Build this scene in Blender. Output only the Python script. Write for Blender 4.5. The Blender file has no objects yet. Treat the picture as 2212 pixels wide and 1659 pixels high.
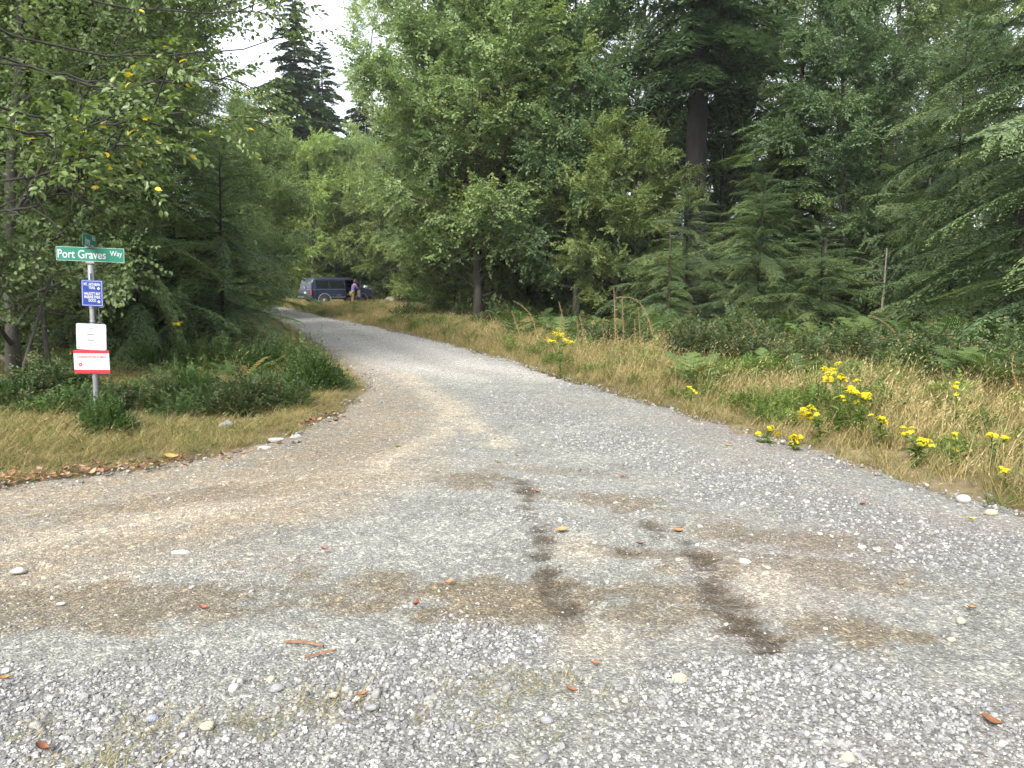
import bpy, math, random
import numpy as np
from mathutils import Vector, Matrix

SC = bpy.context.scene
COL = SC.collection
R = math.radians

# ------------------------------------------------------------------ camera
PITCH = math.atan((829.5 - 608.5) / 1661.0)
cam_d = bpy.data.cameras.new('camera')
cam_d.sensor_width = 36.0
cam_d.lens = 36.0 * 1661.0 / 2212.0
cam_d.clip_start = 0.05
cam_d.clip_end = 2000.0
cam = bpy.data.objects.new('camera', cam_d)
cam.location = (0, 0, 1.6)
cam.rotation_euler = (math.pi / 2 - PITCH, 0, 0)
COL.objects.link(cam)
SC.camera = cam

# ------------------------------------------------------------------ sky, sun, exposure
SUN_EL, SUN_AZ = R(42), R(203)          # azimuth clockwise from +Y: behind the camera, to its left
world = bpy.data.worlds.new('World')
SC.world = world
world.use_nodes = True
nt = world.node_tree
nt.nodes.clear()
sky = nt.nodes.new('ShaderNodeTexSky')
sky.sky_type = 'NISHITA'
sky.sun_disc = False
sky.sun_elevation = SUN_EL
sky.sun_rotation = SUN_AZ
sky.air_density = 1.0
sky.dust_density = 6.0
sky.ozone_density = 1.0
hs = nt.nodes.new('ShaderNodeHueSaturation')      # thin high cloud takes the blue out
hs.inputs['Saturation'].default_value = 0.22
mixw = nt.nodes.new('ShaderNodeMix')
mixw.data_type = 'RGBA'
mixw.inputs['Factor'].default_value = 0.72
mixw.inputs[7].default_value = (5.7, 6.1, 6.7, 1)   # even cloud veil
bg = nt.nodes.new('ShaderNodeBackground')
bg.inputs['Strength'].default_value = 0.10
wo = nt.nodes.new('ShaderNodeOutputWorld')
nt.links.new(sky.outputs['Color'], hs.inputs['Color'])
nt.links.new(hs.outputs['Color'], mixw.inputs[6])
nt.links.new(mixw.outputs[2], bg.inputs['Color'])
nt.links.new(bg.outputs[0], wo.inputs['Surface'])

sun_d = bpy.data.lights.new('sun', 'SUN')
sun_d.energy = 2.7
sun_d.angle = R(30)
sun_d.color = (1.0, 0.95, 0.87)
sun = bpy.data.objects.new('sun', sun_d)
sdir = Vector((math.sin(SUN_AZ) * math.cos(SUN_EL), math.cos(SUN_AZ) * math.cos(SUN_EL), math.sin(SUN_EL)))
sun.rotation_euler = (-sdir).to_track_quat('-Z', 'Y').to_euler()
sun.location = sdir * 50
COL.objects.link(sun)

SC.view_settings.view_transform = 'Standard'
SC.view_settings.look = 'None'
SC.view_settings.exposure = 1.68
SC.view_settings.gamma = 1.0
SC.view_settings.use_curve_mapping = False
SC.render.engine = 'CYCLES'
SC.cycles.max_bounces = 5
SC.cycles.diffuse_bounces = 3
SC.cycles.glossy_bounces = 2
SC.cycles.transmission_bounces = 3
SC.cycles.transparent_max_bounces = 4
SC.cycles.volume_bounces = 0
SC.cycles.caustics_reflective = False
SC.cycles.caustics_refractive = False
SC.cycles.use_denoising = True
SC.cycles.use_adaptive_sampling = True
SC.cycles.adaptive_threshold = 0.03

RNG = np.random.default_rng(7)


def at(px, py, y):
    """world point at depth y seen from the standing place in direction (px, py) of a 2212 x 1659 frame"""
    u, v = (px - 1106.0) / 1661.0, (py - 829.5) / 1661.0
    dy, dz = math.cos(PITCH) - v * math.sin(PITCH), -math.sin(PITCH) - v * math.cos(PITCH)
    t = y / dy
    return (u * t, y, 1.6 + dz * t)


def gp(px, py, z=0.0):
    u, v = (px - 1106.0) / 1661.0, (py - 829.5) / 1661.0
    dy, dz = math.cos(PITCH) - v * math.sin(PITCH), -math.sin(PITCH) - v * math.cos(PITCH)
    t = (z - 1.6) / dz
    return (u * t, dy * t)


# ------------------------------------------------------------------ mesh helpers
class MB:
    """collects triangles; build() links them as one mesh object"""
    def __init__(s):
        s.v, s.f, s.t, s.n = [], [], [], 0

    def add(s, v, f, tint=0.5):
        v = np.asarray(v, float).reshape(-1, 3)
        f = np.asarray(f, int).reshape(-1, 3)
        s.v.append(v)
        s.f.append(f + s.n)
        s.t.append(np.full(len(v), tint) if np.isscalar(tint) else np.asarray(tint, float))
        s.n += len(v)

    def stamp(s, tpl, M, T, tint=None):
        V, F, tt = tpl
        k, n = len(T), len(V)
        if k == 0:
            return
        v = np.einsum('kij,nj->kni', M, V) + T[:, None, :]
        f = F[None] + (np.arange(k) * n)[:, None, None] + s.n
        t = np.broadcast_to(tt, (k, n)).copy()
        if tint is not None:
            t = t + np.asarray(tint)[:, None]
        s.v.append(v.reshape(-1, 3))
        s.f.append(f.reshape(-1, 3))
        s.t.append(np.clip(t, 0, 1).ravel())
        s.n += k * n

    def arrays(s):
        if not s.v:
            return np.zeros((0, 3)), np.zeros((0, 3), int), np.zeros(0)
        return np.concatenate(s.v), np.concatenate(s.f), np.concatenate(s.t)

    def mesh(s, name, mat, smooth=False):
        v, f, t = s.arrays()
        me = bpy.data.meshes.new(name)
        me.vertices.add(len(v))
        me.vertices.foreach_set('co', v.astype(np.float32).ravel())
        me.loops.add(len(f) * 3)
        me.loops.foreach_set('vertex_index', f.astype(np.int32).ravel())
        me.polygons.add(len(f))
        me.polygons.foreach_set('loop_start', np.arange(0, len(f) * 3, 3, dtype=np.int32))
        me.polygons.foreach_set('loop_total', np.full(len(f), 3, dtype=np.int32))
        me.polygons.foreach_set('use_smooth', np.full(len(f), smooth, dtype=bool))
        me.update(calc_edges=True)
        a = me.attributes.new('tint', 'FLOAT', 'POINT')
        a.data.foreach_set('value', t.astype(np.float32))
        if mat is not None:
            me.materials.append(mat)
        return me

    def build(s, name, mat, parent=None, smooth=False):
        return link(name, s.mesh(name, mat, smooth), parent)

    # ---- shapes
    def quad(s, a, b, c, d, tint=0.5):
        s.add([a, b, c, d], [[0, 1, 2], [0, 2, 3]], tint)

    def box(s, lo, hi, tint=0.5, bev=0.0):
        x0, y0, z0 = lo
        x1, y1, z1 = hi
        if bev > 0:
            b = min(bev, (x1 - x0) / 2.01, (y1 - y0) / 2.01, (z1 - z0) / 2.01)
            pts = []
            for z, i in ((z0, b), (z0 + b, 0), (z1 - b, 0), (z1, b)):
                xa, xb, ya, yb = x0 + i, x1 - i, y0 + i, y1 - i
                c = b * 0.7
                pts += [(xa + c, ya, z), (xb - c, ya, z), (xb, ya + c, z), (xb, yb - c, z), (xb - c, yb, z), (xa + c, yb, z), (xa, yb - c, z), (xa, ya + c, z)]
            f = []
            for r in range(3):
                for k in range(8):
                    a, d = r * 8 + k, r * 8 + (k + 1) % 8
                    f += [[a, d, d + 8], [a, d + 8, a + 8]]
            for k in range(1, 7):
                f += [[0, k + 1, k], [24, 24 + k, 24 + k + 1]]
            s.add(pts, f, tint)
            return
        p = [(x0, y0, z0), (x1, y0, z0), (x1, y1, z0), (x0, y1, z0), (x0, y0, z1), (x1, y0, z1), (x1, y1, z1), (x0, y1, z1)]
        q = [(0, 3, 2, 1), (4, 5, 6, 7), (0, 1, 5, 4), (1, 2, 6, 5), (2, 3, 7, 6), (3, 0, 4, 7)]
        s.add(p, [t for a, b, c, d in q for t in ((a, b, c), (a, c, d))], tint)

    def tube(s, pts, rad, n=6, tint=0.5, cap=True):
        pts = np.asarray(pts, float)
        k = len(pts)
        rad = np.broadcast_to(np.asarray(rad, float), (k,))
        d = np.gradient(pts, axis=0)
        d /= np.linalg.norm(d, axis=1)[:, None] + 1e-9
        up = np.where(np.abs(d[:, 2:3]) > 0.9, [[1.0, 0, 0]], [[0, 0, 1.0]])
        if (np.abs(d[:, 2]) > 0.6).any():
            up = np.tile([[0.96, 0.28, 0.0]], (k, 1))
        a = np.cross(d, up)
        a /= np.linalg.norm(a, axis=1)[:, None] + 1e-9
        b = np.cross(d, a)
        th = np.arange(n) / n * 2 * math.pi
        ring = pts[:, None] + rad[:, None, None] * (np.cos(th)[None, :, None] * a[:, None] + np.sin(th)[None, :, None] * b[:, None])
        f = []
        for i in range(k - 1):
            for j in range(n):
                p, q = i * n + j, i * n + (j + 1) % n
                f += [[p, q, q + n], [p, q + n, p + n]]
        v = ring.reshape(-1, 3)
        if cap:
            v = np.vstack([v, pts[:1], pts[-1:]])
            c0, c1 = k * n, k * n + 1
            for j in range(n):
                f += [[c0, (j + 1) % n, j], [c1, (k - 1) * n + j, (k - 1) * n + (j + 1) % n]]
        s.add(v, f, tint)

    def loft(s, rings, tint=0.5, cap=True, closed=True, skip=None):
        rings = [np.asarray(r, float) for r in rings]
        n = len(rings[0])
        f = []
        m = n if closed else n - 1
        for i in range(len(rings) - 1):
            for j in range(m):
                if skip and skip(i, j):
                    continue
                p, q = i * n + j, i * n + (j + 1) % n
                f += [[p, q, q + n], [p, q + n, p + n]]
        v = np.vstack(rings)
        if cap:
            v = np.vstack([v, rings[0].mean(0)[None], rings[-1].mean(0)[None]])
            c0, c1 = len(v) - 2, len(v) - 1
            L = (len(rings) - 1) * n
            for j in range(m):
                f += [[c0, (j + 1) % n, j], [c1, L + j, L + (j + 1) % n]]
        s.add(v, f, tint)

    def blob(s, c, r, seed=0, rough=0.2, tint=0.5, lat=7, lon=9, flat=1.0):
        g = np.random.default_rng(seed)
        ph = g.uniform(0, 6.28, (5,))
        fr = g.uniform(1.0, 2.6, (5, 3))
        pts = [(0, 0, 1.0)]
        for i in range(1, lat):
            a = math.pi * i / lat
            for j in range(lon):
                b = 2 * math.pi * (j + 0.5 * (i % 2)) / lon
                pts.append((math.sin(a) * math.cos(b), math.sin(a) * math.sin(b), math.cos(a)))
        pts.append((0, 0, -1.0))
        p = np.array(pts)
        k = 1 + rough * np.sin(p @ fr.T + ph).sum(1) / 2.2
        p = p * k[:, None] * np.asarray(r) + np.asarray(c)
        f = []
        for j in range(lon):
            f.append([0, 1 + j, 1 + (j + 1) % lon])
        for i in range(lat - 2):
            for j in range(lon):
                a, b = 1 + i * lon + j, 1 + i * lon + (j + 1) % lon
                if i % 2 == 0:
                    f += [[a, a + lon, b], [b, a + lon, b + lon]]
                else:
                    f += [[a, a + lon, b + lon], [a, b + lon, b]]
        e = len(pts) - 1
        for j in range(lon):
            f.append([e, 1 + (lat - 2) * lon + (j + 1) % lon, 1 + (lat - 2) * lon + j])
        s.add(p, f, tint)


def link(name, data, parent=None):
    o = bpy.data.objects.new(name, data)
    COL.objects.link(o)
    if parent is not None:
        o.parent = parent
    return o


def tag(o, label=None, cat=None, group=None, kind=None):
    for k, v in (('label', label), ('category', cat), ('group', group), ('kind', kind)):
        if v:
            o[k] = v
    return o


def empty(name, loc=(0, 0, 0), rz=0.0, label=None, cat=None, group=None):
    e = link(name, None)
    e.empty_display_size = 0.2
    e.location = loc
    e.rotation_euler = (0, 0, rz)
    return tag(e, label, cat, group)


def copy_tree(o, parent=None):
    c = o.copy()
    COL.objects.link(c)
    c.parent = parent
    for ch in list(o.children):
        copy_tree(ch, c)
    return c


def frames(d, up=(0, 0, 1), roll=None):
    """k x 3 x 3 matrices whose columns are X = d, Y, Z ~ up"""
    d = np.asarray(d, float)
    d = d / (np.linalg.norm(d, axis=1)[:, None] + 1e-9)
    u = np.broadcast_to(np.asarray(up, float), d.shape)
    y = np.cross(u, d)
    ny = np.linalg.norm(y, axis=1)[:, None]
    y = np.where(ny < 1e-3, [[0.0, 1.0, 0.0]], y / (ny + 1e-9))
    z = np.cross(d, y)
    if roll is not None:
        c, s_ = np.cos(roll)[:, None], np.sin(roll)[:, None]
        y, z = c * y + s_ * z, -s_ * y + c * z
    return np.stack([d, y, z], axis=2)


# ------------------------------------------------------------------ material helpers
def new_mat(name):
    m = bpy.data.materials.new(name)
    m.use_nodes = True
    n = m.node_tree.nodes
    return m, n, m.node_tree.links, n['Principled BSDF']


def ramp(n, stops, interp='LINEAR'):
    r = n.new('ShaderNodeValToRGB')
    cr = r.color_ramp
    cr.interpolation = interp
    while len(cr.elements) < len(stops):
        cr.elements.new(0.5)
    for e, (p, c) in zip(cr.elements, stops):
        e.position = p
        e.color = (c[0], c[1], c[2], 1)
    return r


def plain(name, col, rough=0.6, metal=0.0, noise=0.12, scale=20.0, spec=0.5):
    m, n, l, b = new_mat(name)
    no = n.new('ShaderNodeTexNoise')
    no.inputs['Scale'].default_value = scale
    no.inputs['Detail'].default_value = 5
    tc = n.new('ShaderNodeTexCoord')
    l.new(tc.outputs['Object'], no.inputs['Vector'])
    c = np.array(col)
    r = ramp(n, [(0.25, c * (1 - noise)), (0.75, np.minimum(c * (1 + noise), 1))])
    l.new(no.outputs['Fac'], r.inputs['Fac'])
    l.new(r.outputs['Color'], b.inputs['Base Color'])
    b.inputs['Roughness'].default_value = rough
    b.inputs['Metallic'].default_value = metal
    b.inputs['Specular IOR Level'].default_value = spec
    return m


def leaf_mat(name, stops, trans=0.35, rough=0.5, spec=0.35, obj_var=0.25):
    """leaf colours spread over the 'tint' of each leaf; light passes through the blade"""
    m, n, l, b = new_mat(name)
    a = n.new('ShaderNodeAttribute')
    a.attribute_name = 'tint'
    oi = n.new('ShaderNodeObjectInfo')
    r = ramp(n, stops)
    l.new(a.outputs['Fac'], r.inputs['Fac'])
    mr = n.new('ShaderNodeMapRange')
    mr.inputs[3].default_value = 1 - obj_var
    mr.inputs[4].default_value = 1 + obj_var
    l.new(oi.outputs['Random'], mr.inputs[0])
    hv = n.new('ShaderNodeHueSaturation')
    l.new(mr.outputs[0], hv.inputs['Value'])
    l.new(r.outputs['Color'], hv.inputs['Color'])
    l.new(hv.outputs['Color'], b.inputs['Base Color'])
    b.inputs['Roughness'].default_value = rough
    b.inputs['Specular IOR Level'].default_value = spec
    t = n.new('ShaderNodeBsdfTranslucent')
    br = n.new('ShaderNodeMix')
    br.data_type = 'RGBA'
    br.blend_type = 'MULTIPLY'
    br.inputs['Factor'].default_value = 1.0
    br.inputs[7].default_value = (1.12, 1.2, 0.75, 1)
    l.new(hv.outputs['Color'], br.inputs[6])
    l.new(br.outputs[2], t.inputs['Color'])
    ms = n.new('ShaderNodeMixShader')
    ms.inputs[0].default_value = trans
    l.new(b.outputs[0], ms.inputs[1])
    l.new(t.outputs[0], ms.inputs[2])
    l.new(ms.outputs[0], n['Material Output'].inputs['Surface'])
    return m


def bark_mat(name, c0, c1, scale=9.0, bump=0.6):
    m, n, l, b = new_mat(name)
    tc = n.new('ShaderNodeTexCoord')
    mp = n.new('ShaderNodeMapping')
    mp.inputs['Scale'].default_value = (1, 1, 0.22)
    no = n.new('ShaderNodeTexNoise')
    no.inputs['Scale'].default_value = scale
    no.inputs['Detail'].default_value = 8
    no.inputs['Roughness'].default_value = 0.7
    l.new(tc.outputs['Object'], mp.inputs['Vector'])
    l.new(mp.outputs[0], no.inputs['Vector'])
    r = ramp(n, [(0.3, c0), (0.7, c1)])
    l.new(no.outputs['Fac'], r.inputs['Fac'])
    l.new(r.outputs['Color'], b.inputs['Base Color'])
    b.inputs['Roughness'].default_value = 0.9
    bp = n.new('ShaderNodeBump')
    bp.inputs['Strength'].default_value = bump
    bp.inputs['Distance'].default_value = 0.03
    l.new(no.outputs['Fac'], bp.inputs['Height'])
    l.new(bp.outputs[0], b.inputs['Normal'])
    return m


M = {}
M['alder_leaf'] = leaf_mat('alder_leaf', [(0.0, (0.108, 0.158, 0.066)), (0.5, (0.165, 0.232, 0.094)), (0.9, (0.205, 0.268, 0.105)), (1.0, (0.235, 0.295, 0.115))], 0.40)
M['alder_light'] = leaf_mat('alder_light', [(0.0, (0.140, 0.196, 0.066)), (0.5, (0.212, 0.282, 0.094)), (0.9, (0.255, 0.315, 0.105)), (1.0, (0.285, 0.335, 0.115))], 0.44)
M['maple_leaf'] = leaf_mat('maple_leaf', [(0.0, (0.076, 0.126, 0.062)), (0.6, (0.118, 0.188, 0.086)), (1.0, (0.172, 0.245, 0.108))], 0.38)
M['near_leaf'] = leaf_mat('near_leaf', [(0.0, (0.060, 0.095, 0.026)), (0.5, (0.100, 0.150, 0.038)), (0.90, (0.150, 0.205, 0.055)), (0.93, (0.26, 0.27, 0.05)), (0.955, (0.55, 0.40, 0.02)), (1.0, (0.58, 0.34, 0.03))], 0.36, 0.42, 0.5)
M['hemlock_needle'] = leaf_mat('hemlock_needle', [(0.0, (0.042, 0.070, 0.034)), (0.4, (0.076, 0.118, 0.050)), (0.75, (0.118, 0.166, 0.065)), (1.0, (0.170, 0.214, 0.078))], 0.3)
M['fir_needle'] = leaf_mat('fir_needle', [(0.0, (0.034, 0.060, 0.036)), (0.5, (0.058, 0.095, 0.050)), (1.0, (0.090, 0.135, 0.062))], 0.25)
M['shrub_leaf'] = leaf_mat('shrub_leaf', [(0.0, (0.034, 0.064, 0.018)), (0.5, (0.060, 0.108, 0.026)), (1.0, (0.105, 0.165, 0.042))], 0.32)
M['dark_shrub'] = leaf_mat('dark_shrub', [(0.0, (0.030, 0.048, 0.018)), (0.5, (0.055, 0.085, 0.028)), (0.85, (0.085, 0.12, 0.038)), (1.0, (0.15, 0.11, 0.05))], 0.3)
M['fern'] = leaf_mat('fern', [(0.0, (0.042, 0.080, 0.024)), (0.6, (0.072, 0.125, 0.034)), (0.9, (0.11, 0.16, 0.045)), (1.0, (0.20, 0.14, 0.045))], 0.38)
M['dry_grass'] = leaf_mat('dry_grass', [(0.0, (0.105, 0.110, 0.038)), (0.3, (0.185, 0.158, 0.062)), (0.65, (0.305, 0.238, 0.100)), (1.0, (0.41, 0.335, 0.175))], 0.3, 0.6, 0.25)
M['green_grass'] = leaf_mat('green_grass', [(0.0, (0.075, 0.115, 0.025)), (0.5, (0.13, 0.155, 0.042)), (1.0, (0.29, 0.25, 0.09))], 0.35, 0.55, 0.3)
M['weed'] = leaf_mat('weed', [(0.0, (0.06, 0.11, 0.025)), (0.6, (0.12, 0.19, 0.035)), (1.0, (0.22, 0.22, 0.05))], 0.35)
M['ragwort_petal'] = leaf_mat('ragwort_petal', [(0.0, (0.42, 0.32, 0.006)), (0.5, (0.56, 0.47, 0.010)), (1.0, (0.64, 0.57, 0.03))], 0.25, 0.6, 0.2, 0.05)
M['seed_stalk'] = leaf_mat('seed_stalk', [(0.0, (0.12, 0.075, 0.035)), (0.5, (0.24, 0.16, 0.075)), (1.0, (0.32, 0.27, 0.12))], 0.1)
M['litter'] = leaf_mat('litter', [(0.0, (0.12, 0.05, 0.025)), (0.4, (0.27, 0.10, 0.04)), (0.8, (0.42, 0.19, 0.07)), (1.0, (0.50, 0.33, 0.16))], 0.15, 0.6)
M['bark_alder'] = bark_mat('bark_alder', (0.028, 0.025, 0.021), (0.085, 0.078, 0.066))
M['bark_fir'] = bark_mat('bark_fir', (0.009, 0.008, 0.008), (0.026, 0.023, 0.020), 7.0, 0.9)
M['bark_red'] = bark_mat('bark_red', (0.032, 0.022, 0.016), (0.090, 0.058, 0.040), 8.0, 0.9)
M['snag_wood'] = bark_mat('snag_wood', (0.10, 0.09, 0.075), (0.24, 0.21, 0.18), 10.0, 0.5)

# ------------------------------------------------------------------ road outline and land cover
RIGHT_EDGE = [(-30, 66), (-22, 60), (-17.5, 54.4), (-14.1, 48.5), (-10.8, 40.5), (-7.84, 33.8), (-5.23, 28.4), (-2.85, 23.0), (-1.21, 18.9), (-0.06, 15.74), (0.76, 13.34),
              (1.35, 11.47), (2.05, 9.75), (2.52, 8.33), (2.98, 6.97), (3.27, 5.91), (3.65, 5.1), (4.4, 4.0), (6.0, 2.6), (9.0, 1.6), (14.0, 1.2)]
LEFT_EDGE = [(-16.0, 4.2), (-10.0, 4.75), (-6.5, 5.3), (-4.06, 5.94), (-3.66, 6.2), (-3.16, 6.61), (-2.81, 6.97), (-2.47, 7.37), (-2.3, 8.07), (-2.21, 8.91), (-2.14, 9.57), (-2.09, 10.54), (-2.19, 11.57),
             (-2.51, 12.88), (-3.17, 14.69), (-4.22, 17.64), (-6.18, 23.0), (-9.07, 31.05), (-11.65, 37.6), (-15.2, 45.2), (-19.6, 50.5), (-24.5, 55.5), (-33.0, 62.0)]
ROAD = np.array(RIGHT_EDGE + [(14.0, -6.0), (-16.0, -6.0)] + LEFT_EDGE)
RIGHT_WOOD = np.array([(40, 8), (14, 11.4), (9.0, 13.4), (6.2, 16.5), (5.2, 22), (3.0, 29), (-2.4, 31.5), (-4.5, 42), (-8, 52), (-12.5, 63), (-30, 73), (-60, 80), (-60, 300), (300, 300), (300, 9)])
LEFT_WOOD = np.array([(-60, 21), (-11, 21), (-8.0, 19.0), (-7.6, 21), (-8.8, 27), (-14, 40), (-22, 52), (-34, 60), (-60, 66), (-200, 80), (-200, 5)])


def inside(poly, x, y):
    x, y = np.asarray(x, float), np.asarray(y, float)
    r = np.zeros(x.shape, bool)
    n = len(poly)
    for i in range(n):
        x0, y0 = poly[i]
        x1, y1 = poly[(i + 1) % n]
        if y0 == y1:
            continue
        c = ((y0 > y) != (y1 > y)) & (x < (x1 - x0) * (y - y0) / (y1 - y0) + x0)
        r ^= c
    return r


def edge_dist(poly, x, y):
    x, y = np.asarray(x, float), np.asarray(y, float)
    d = np.full(x.shape, 1e9)
    n = len(poly)
    for i in range(n):
        a, b = np.array(poly[i]), np.array(poly[(i + 1) % n])
        ab = b - a
        t = np.clip(((x - a[0]) * ab[0] + (y - a[1]) * ab[1]) / (ab @ ab), 0, 1)
        d = np.minimum(d, np.hypot(x - a[0] - t * ab[0], y - a[1] - t * ab[1]))
    return d


def sdist(poly, x, y):
    """signed distance, negative inside"""
    return np.where(inside(poly, x, y), -1, 1) * edge_dist(poly, x, y)


_wg = np.random.default_rng(11)
_wf = [(_wg.normal(0, 1, 2), _wg.uniform(0, 6.28)) for _ in range(60)]


def wob(x, y, scale, k0=0, n=10):
    """smooth pseudo-noise, about -1..1, feature size ~ scale metres"""
    s = 0
    for w, p in _wf[k0:k0 + n]:
        s = s + np.sin((w[0] * x + w[1] * y) * 2.2 / scale + p)
    return s / math.sqrt(n) / 1.1


def land_z(x, y):
    """height of the land outside the road"""
    d = sdist(ROAD, x, y)
    k = np.clip(d / 1.5, 0, 1)
    z = 0.02 * wob(x, y, 0.9, 0) + 0.05 * wob(x, y, 4.0, 10)
    dist = np.clip((np.asarray(y, float) - 20) / 60, 0, 1)
    return np.where(d < 0, -0.09, -0.02 + k * (0.03 + z)) + 0 * dist


def add_attr(me, name, arr):
    a = me.attributes.new(name, 'FLOAT_COLOR', 'POINT')
    c = np.ones((len(arr), 4), np.float32)
    c[:, :3] = arr
    a.data.foreach_set('color', c.ravel())


def grid_faces(ny, nx, keep=None):
    i = np.arange(ny - 1)[:, None] * nx + np.arange(nx - 1)[None]
    a, b, c, d = i, i + 1, i + nx + 1, i + nx
    q = np.stack([np.stack([a, b, c], -1), np.stack([a, c, d], -1)], 2)
    if keep is not None:
        k = keep[:-1, :-1] | keep[1:, :-1] | keep[:-1, 1:] | keep[1:, 1:]
        q = q[k]
    return q.reshape(-1, 3)


# ---- ground sheet
u = np.linspace(-1, 1, 181)
gx = np.sinh(u * 5.2) / math.sinh(5.2) * 420
v = np.linspace(0, 1, 201)
gy = -30 + (np.sinh(v * 4.2) / math.sinh(4.2)) * 520
GX, GY = np.meshgrid(gx, gy)
GZ = land_z(GX, GY)
mb = MB()
mb.add(np.stack([GX, GY, GZ], -1).reshape(-1, 3), grid_faces(len(gy), len(gx)))
m, n, l, b = new_mat('soil_and_straw')
at_ = n.new('ShaderNodeAttribute')
at_.attribute_name = 'cover'
tc = n.new('ShaderNodeTexCoord')
no = n.new('ShaderNodeTexNoise')
no.inputs['Scale'].default_value = 9
no.inputs['Detail'].default_value = 9
no.inputs['Roughness'].default_value = 0.72
l.new(tc.outputs['Object'], no.inputs['Vector'])
rr = ramp(n, [(0.3, (0.55, 0.55, 0.55)), (0.7, (1.35, 1.35, 1.35))])
l.new(no.outputs['Fac'], rr.inputs['Fac'])
mx = n.new('ShaderNodeMix')
mx.data_type = 'RGBA'
mx.blend_type = 'MULTIPLY'
mx.inputs['Factor'].default_value = 1
l.new(at_.outputs['Color'], mx.inputs[6])
l.new(rr.outputs['Color'], mx.inputs[7])
l.new(mx.outputs[2], b.inputs['Base Color'])
b.inputs['Roughness'].default_value = 0.95
b.inputs['Specular IOR Level'].default_value = 0.1
bp = n.new('ShaderNodeBump')
bp.inputs['Strength'].default_value = 0.7
bp.inputs['Distance'].default_value = 0.05
l.new(no.outputs['Fac'], bp.inputs['Height'])
l.new(bp.outputs[0], b.inputs['Normal'])
M['soil'] = m
ground = mb.build('ground', m, smooth=True)
wr = np.clip(-sdist(RIGHT_WOOD, GX, GY) / 3 + 0.5, 0, 1)
wl = np.clip(-sdist(LEFT_WOOD, GX, GY) / 3 + 0.5, 0, 1)
wood = np.maximum(wr, wl)[..., None]
straw = np.array([0.15, 0.12, 0.07]) + 0.06 * wob(GX, GY, 3.0, 5)[..., None] * np.array([1.0, 0.8, 0.5])
cover = straw * (1 - wood) + np.array([0.075, 0.055, 0.035]) * wood
add_attr(ground.data, 'cover', np.clip(cover, 0.02, 1).reshape(-1, 3))
tag(ground, 'dry grassy land with brown forest soil under the trees', 'ground', kind='structure')

# ---- gravel road sheet
xs = np.concatenate([np.arange(-26, -4.5, 0.1), np.arange(-4.5, 4.5, 0.035), np.arange(4.5, 14.01, 0.1)])
ys = [-6.0]
while ys[-1] < 64:
    ys.append(ys[-1] + (0.09 if ys[-1] < 1.6 else max(0.035, 0.0085 * abs(ys[-1]))))
ys = np.array(ys)
RX, RY = np.meshgrid(xs, ys)
sd = sdist(ROAD, RX, RY) + 0.10 * wob(RX, RY, 0.5, 20) + 0.08 * wob(RX, RY, 0.22, 30)
dip = np.clip((sd + 0.35) / 0.4, 0, 1)


WHEEL = [[(0.07, 6.15), (0.14, 5.2), (0.20, 4.4), (0.24, 3.88), (0.285, 3.42)], [(0.72, 5.4), (1.03, 4.65), (1.10, 3.9), (1.11, 3.2)], [(0.42, 4.62), (0.75, 4.4)]]


def ridge(x, y, line, w):
    """1 on a polyline, falling off with width w"""
    d = np.full(np.shape(x), 1e9)
    for a, b_ in zip(line[:-1], line[1:]):
        a, b_ = np.array(a), np.array(b_)
        ab = b_ - a
        t = np.clip(((x - a[0]) * ab[0] + (y - a[1]) * ab[1]) / (ab @ ab), 0, 1)
        d = np.minimum(d, np.hypot(x - a[0] - t * ab[0], y - a[1] - t * ab[1]))
    return np.exp(-(d / w) ** 2)


def patch(x, y, cx, cy, rx, ry, ang=0.0):
    c, s = math.cos(ang), math.sin(ang)
    dx, dy = x - cx, y - cy
    q = ((c * dx + s * dy) / rx) ** 2 + ((-s * dx + c * dy) / ry) ** 2
    return np.exp(-q ** 1.5)


def hollow(x, y):
    """where spinning wheels dug damp hollows: 0..1 with ragged edges"""
    k1 = np.interp(y, [3.2, 3.45, 3.95, 4.2, 4.5, 5.0, 5.5, 5.75, 6.0, 6.3], [0, 1, 1, .85, .74, .58, .68, .9, .85, 0])
    k2 = np.interp(y, [3.0, 3.25, 3.85, 4.05, 4.3, 4.6, 5.0, 5.6], [0, 1, 1, .85, .85, .74, .5, 0])
    h = np.maximum(np.maximum(ridge(x, y, WHEEL[0], .10) * k1, ridge(x, y, WHEEL[1], .125) * k2), ridge(x, y, WHEEL[2], .05) * .6)
    h = h + (0.2 * wob(x, y, 0.16, 28) + 0.24 * wob(x, y, 0.075, 40)) * np.clip(h * 4, 0, 1)
    return np.clip((h - .36) * 2.5, 0, 1)


def road_relief(x, y):
    return 0.012 * wob(x, y, 1.6, 3) + 0.007 * wob(x, y, 0.5, 33) + 0.004 * wob(x, y, 0.16, 21) - 0.014 * hollow(x, y)


RZ = road_relief(RX, RY) - 0.05 * dip ** 2


def fg_edge(x):
    return np.interp(x, [-4, -2.2, -1.56, -1.24, -0.65, -0.23, 0.2, 0.58, 1.18, 1.62, 2.05, 3.5], [3.15, 3.12, 3.04, 3.2, 3.34, 3.48, 3.34, 3.12, 3.12, 3.2, 2.89, 2.6])


LANE = [(-0.35, 11.6), (0.24, 9.4), (0.95, 8.0), (1.6, 6.6), (2.1, 5.6), (2.7, 4.4), (3.6, 3.0)]


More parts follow.
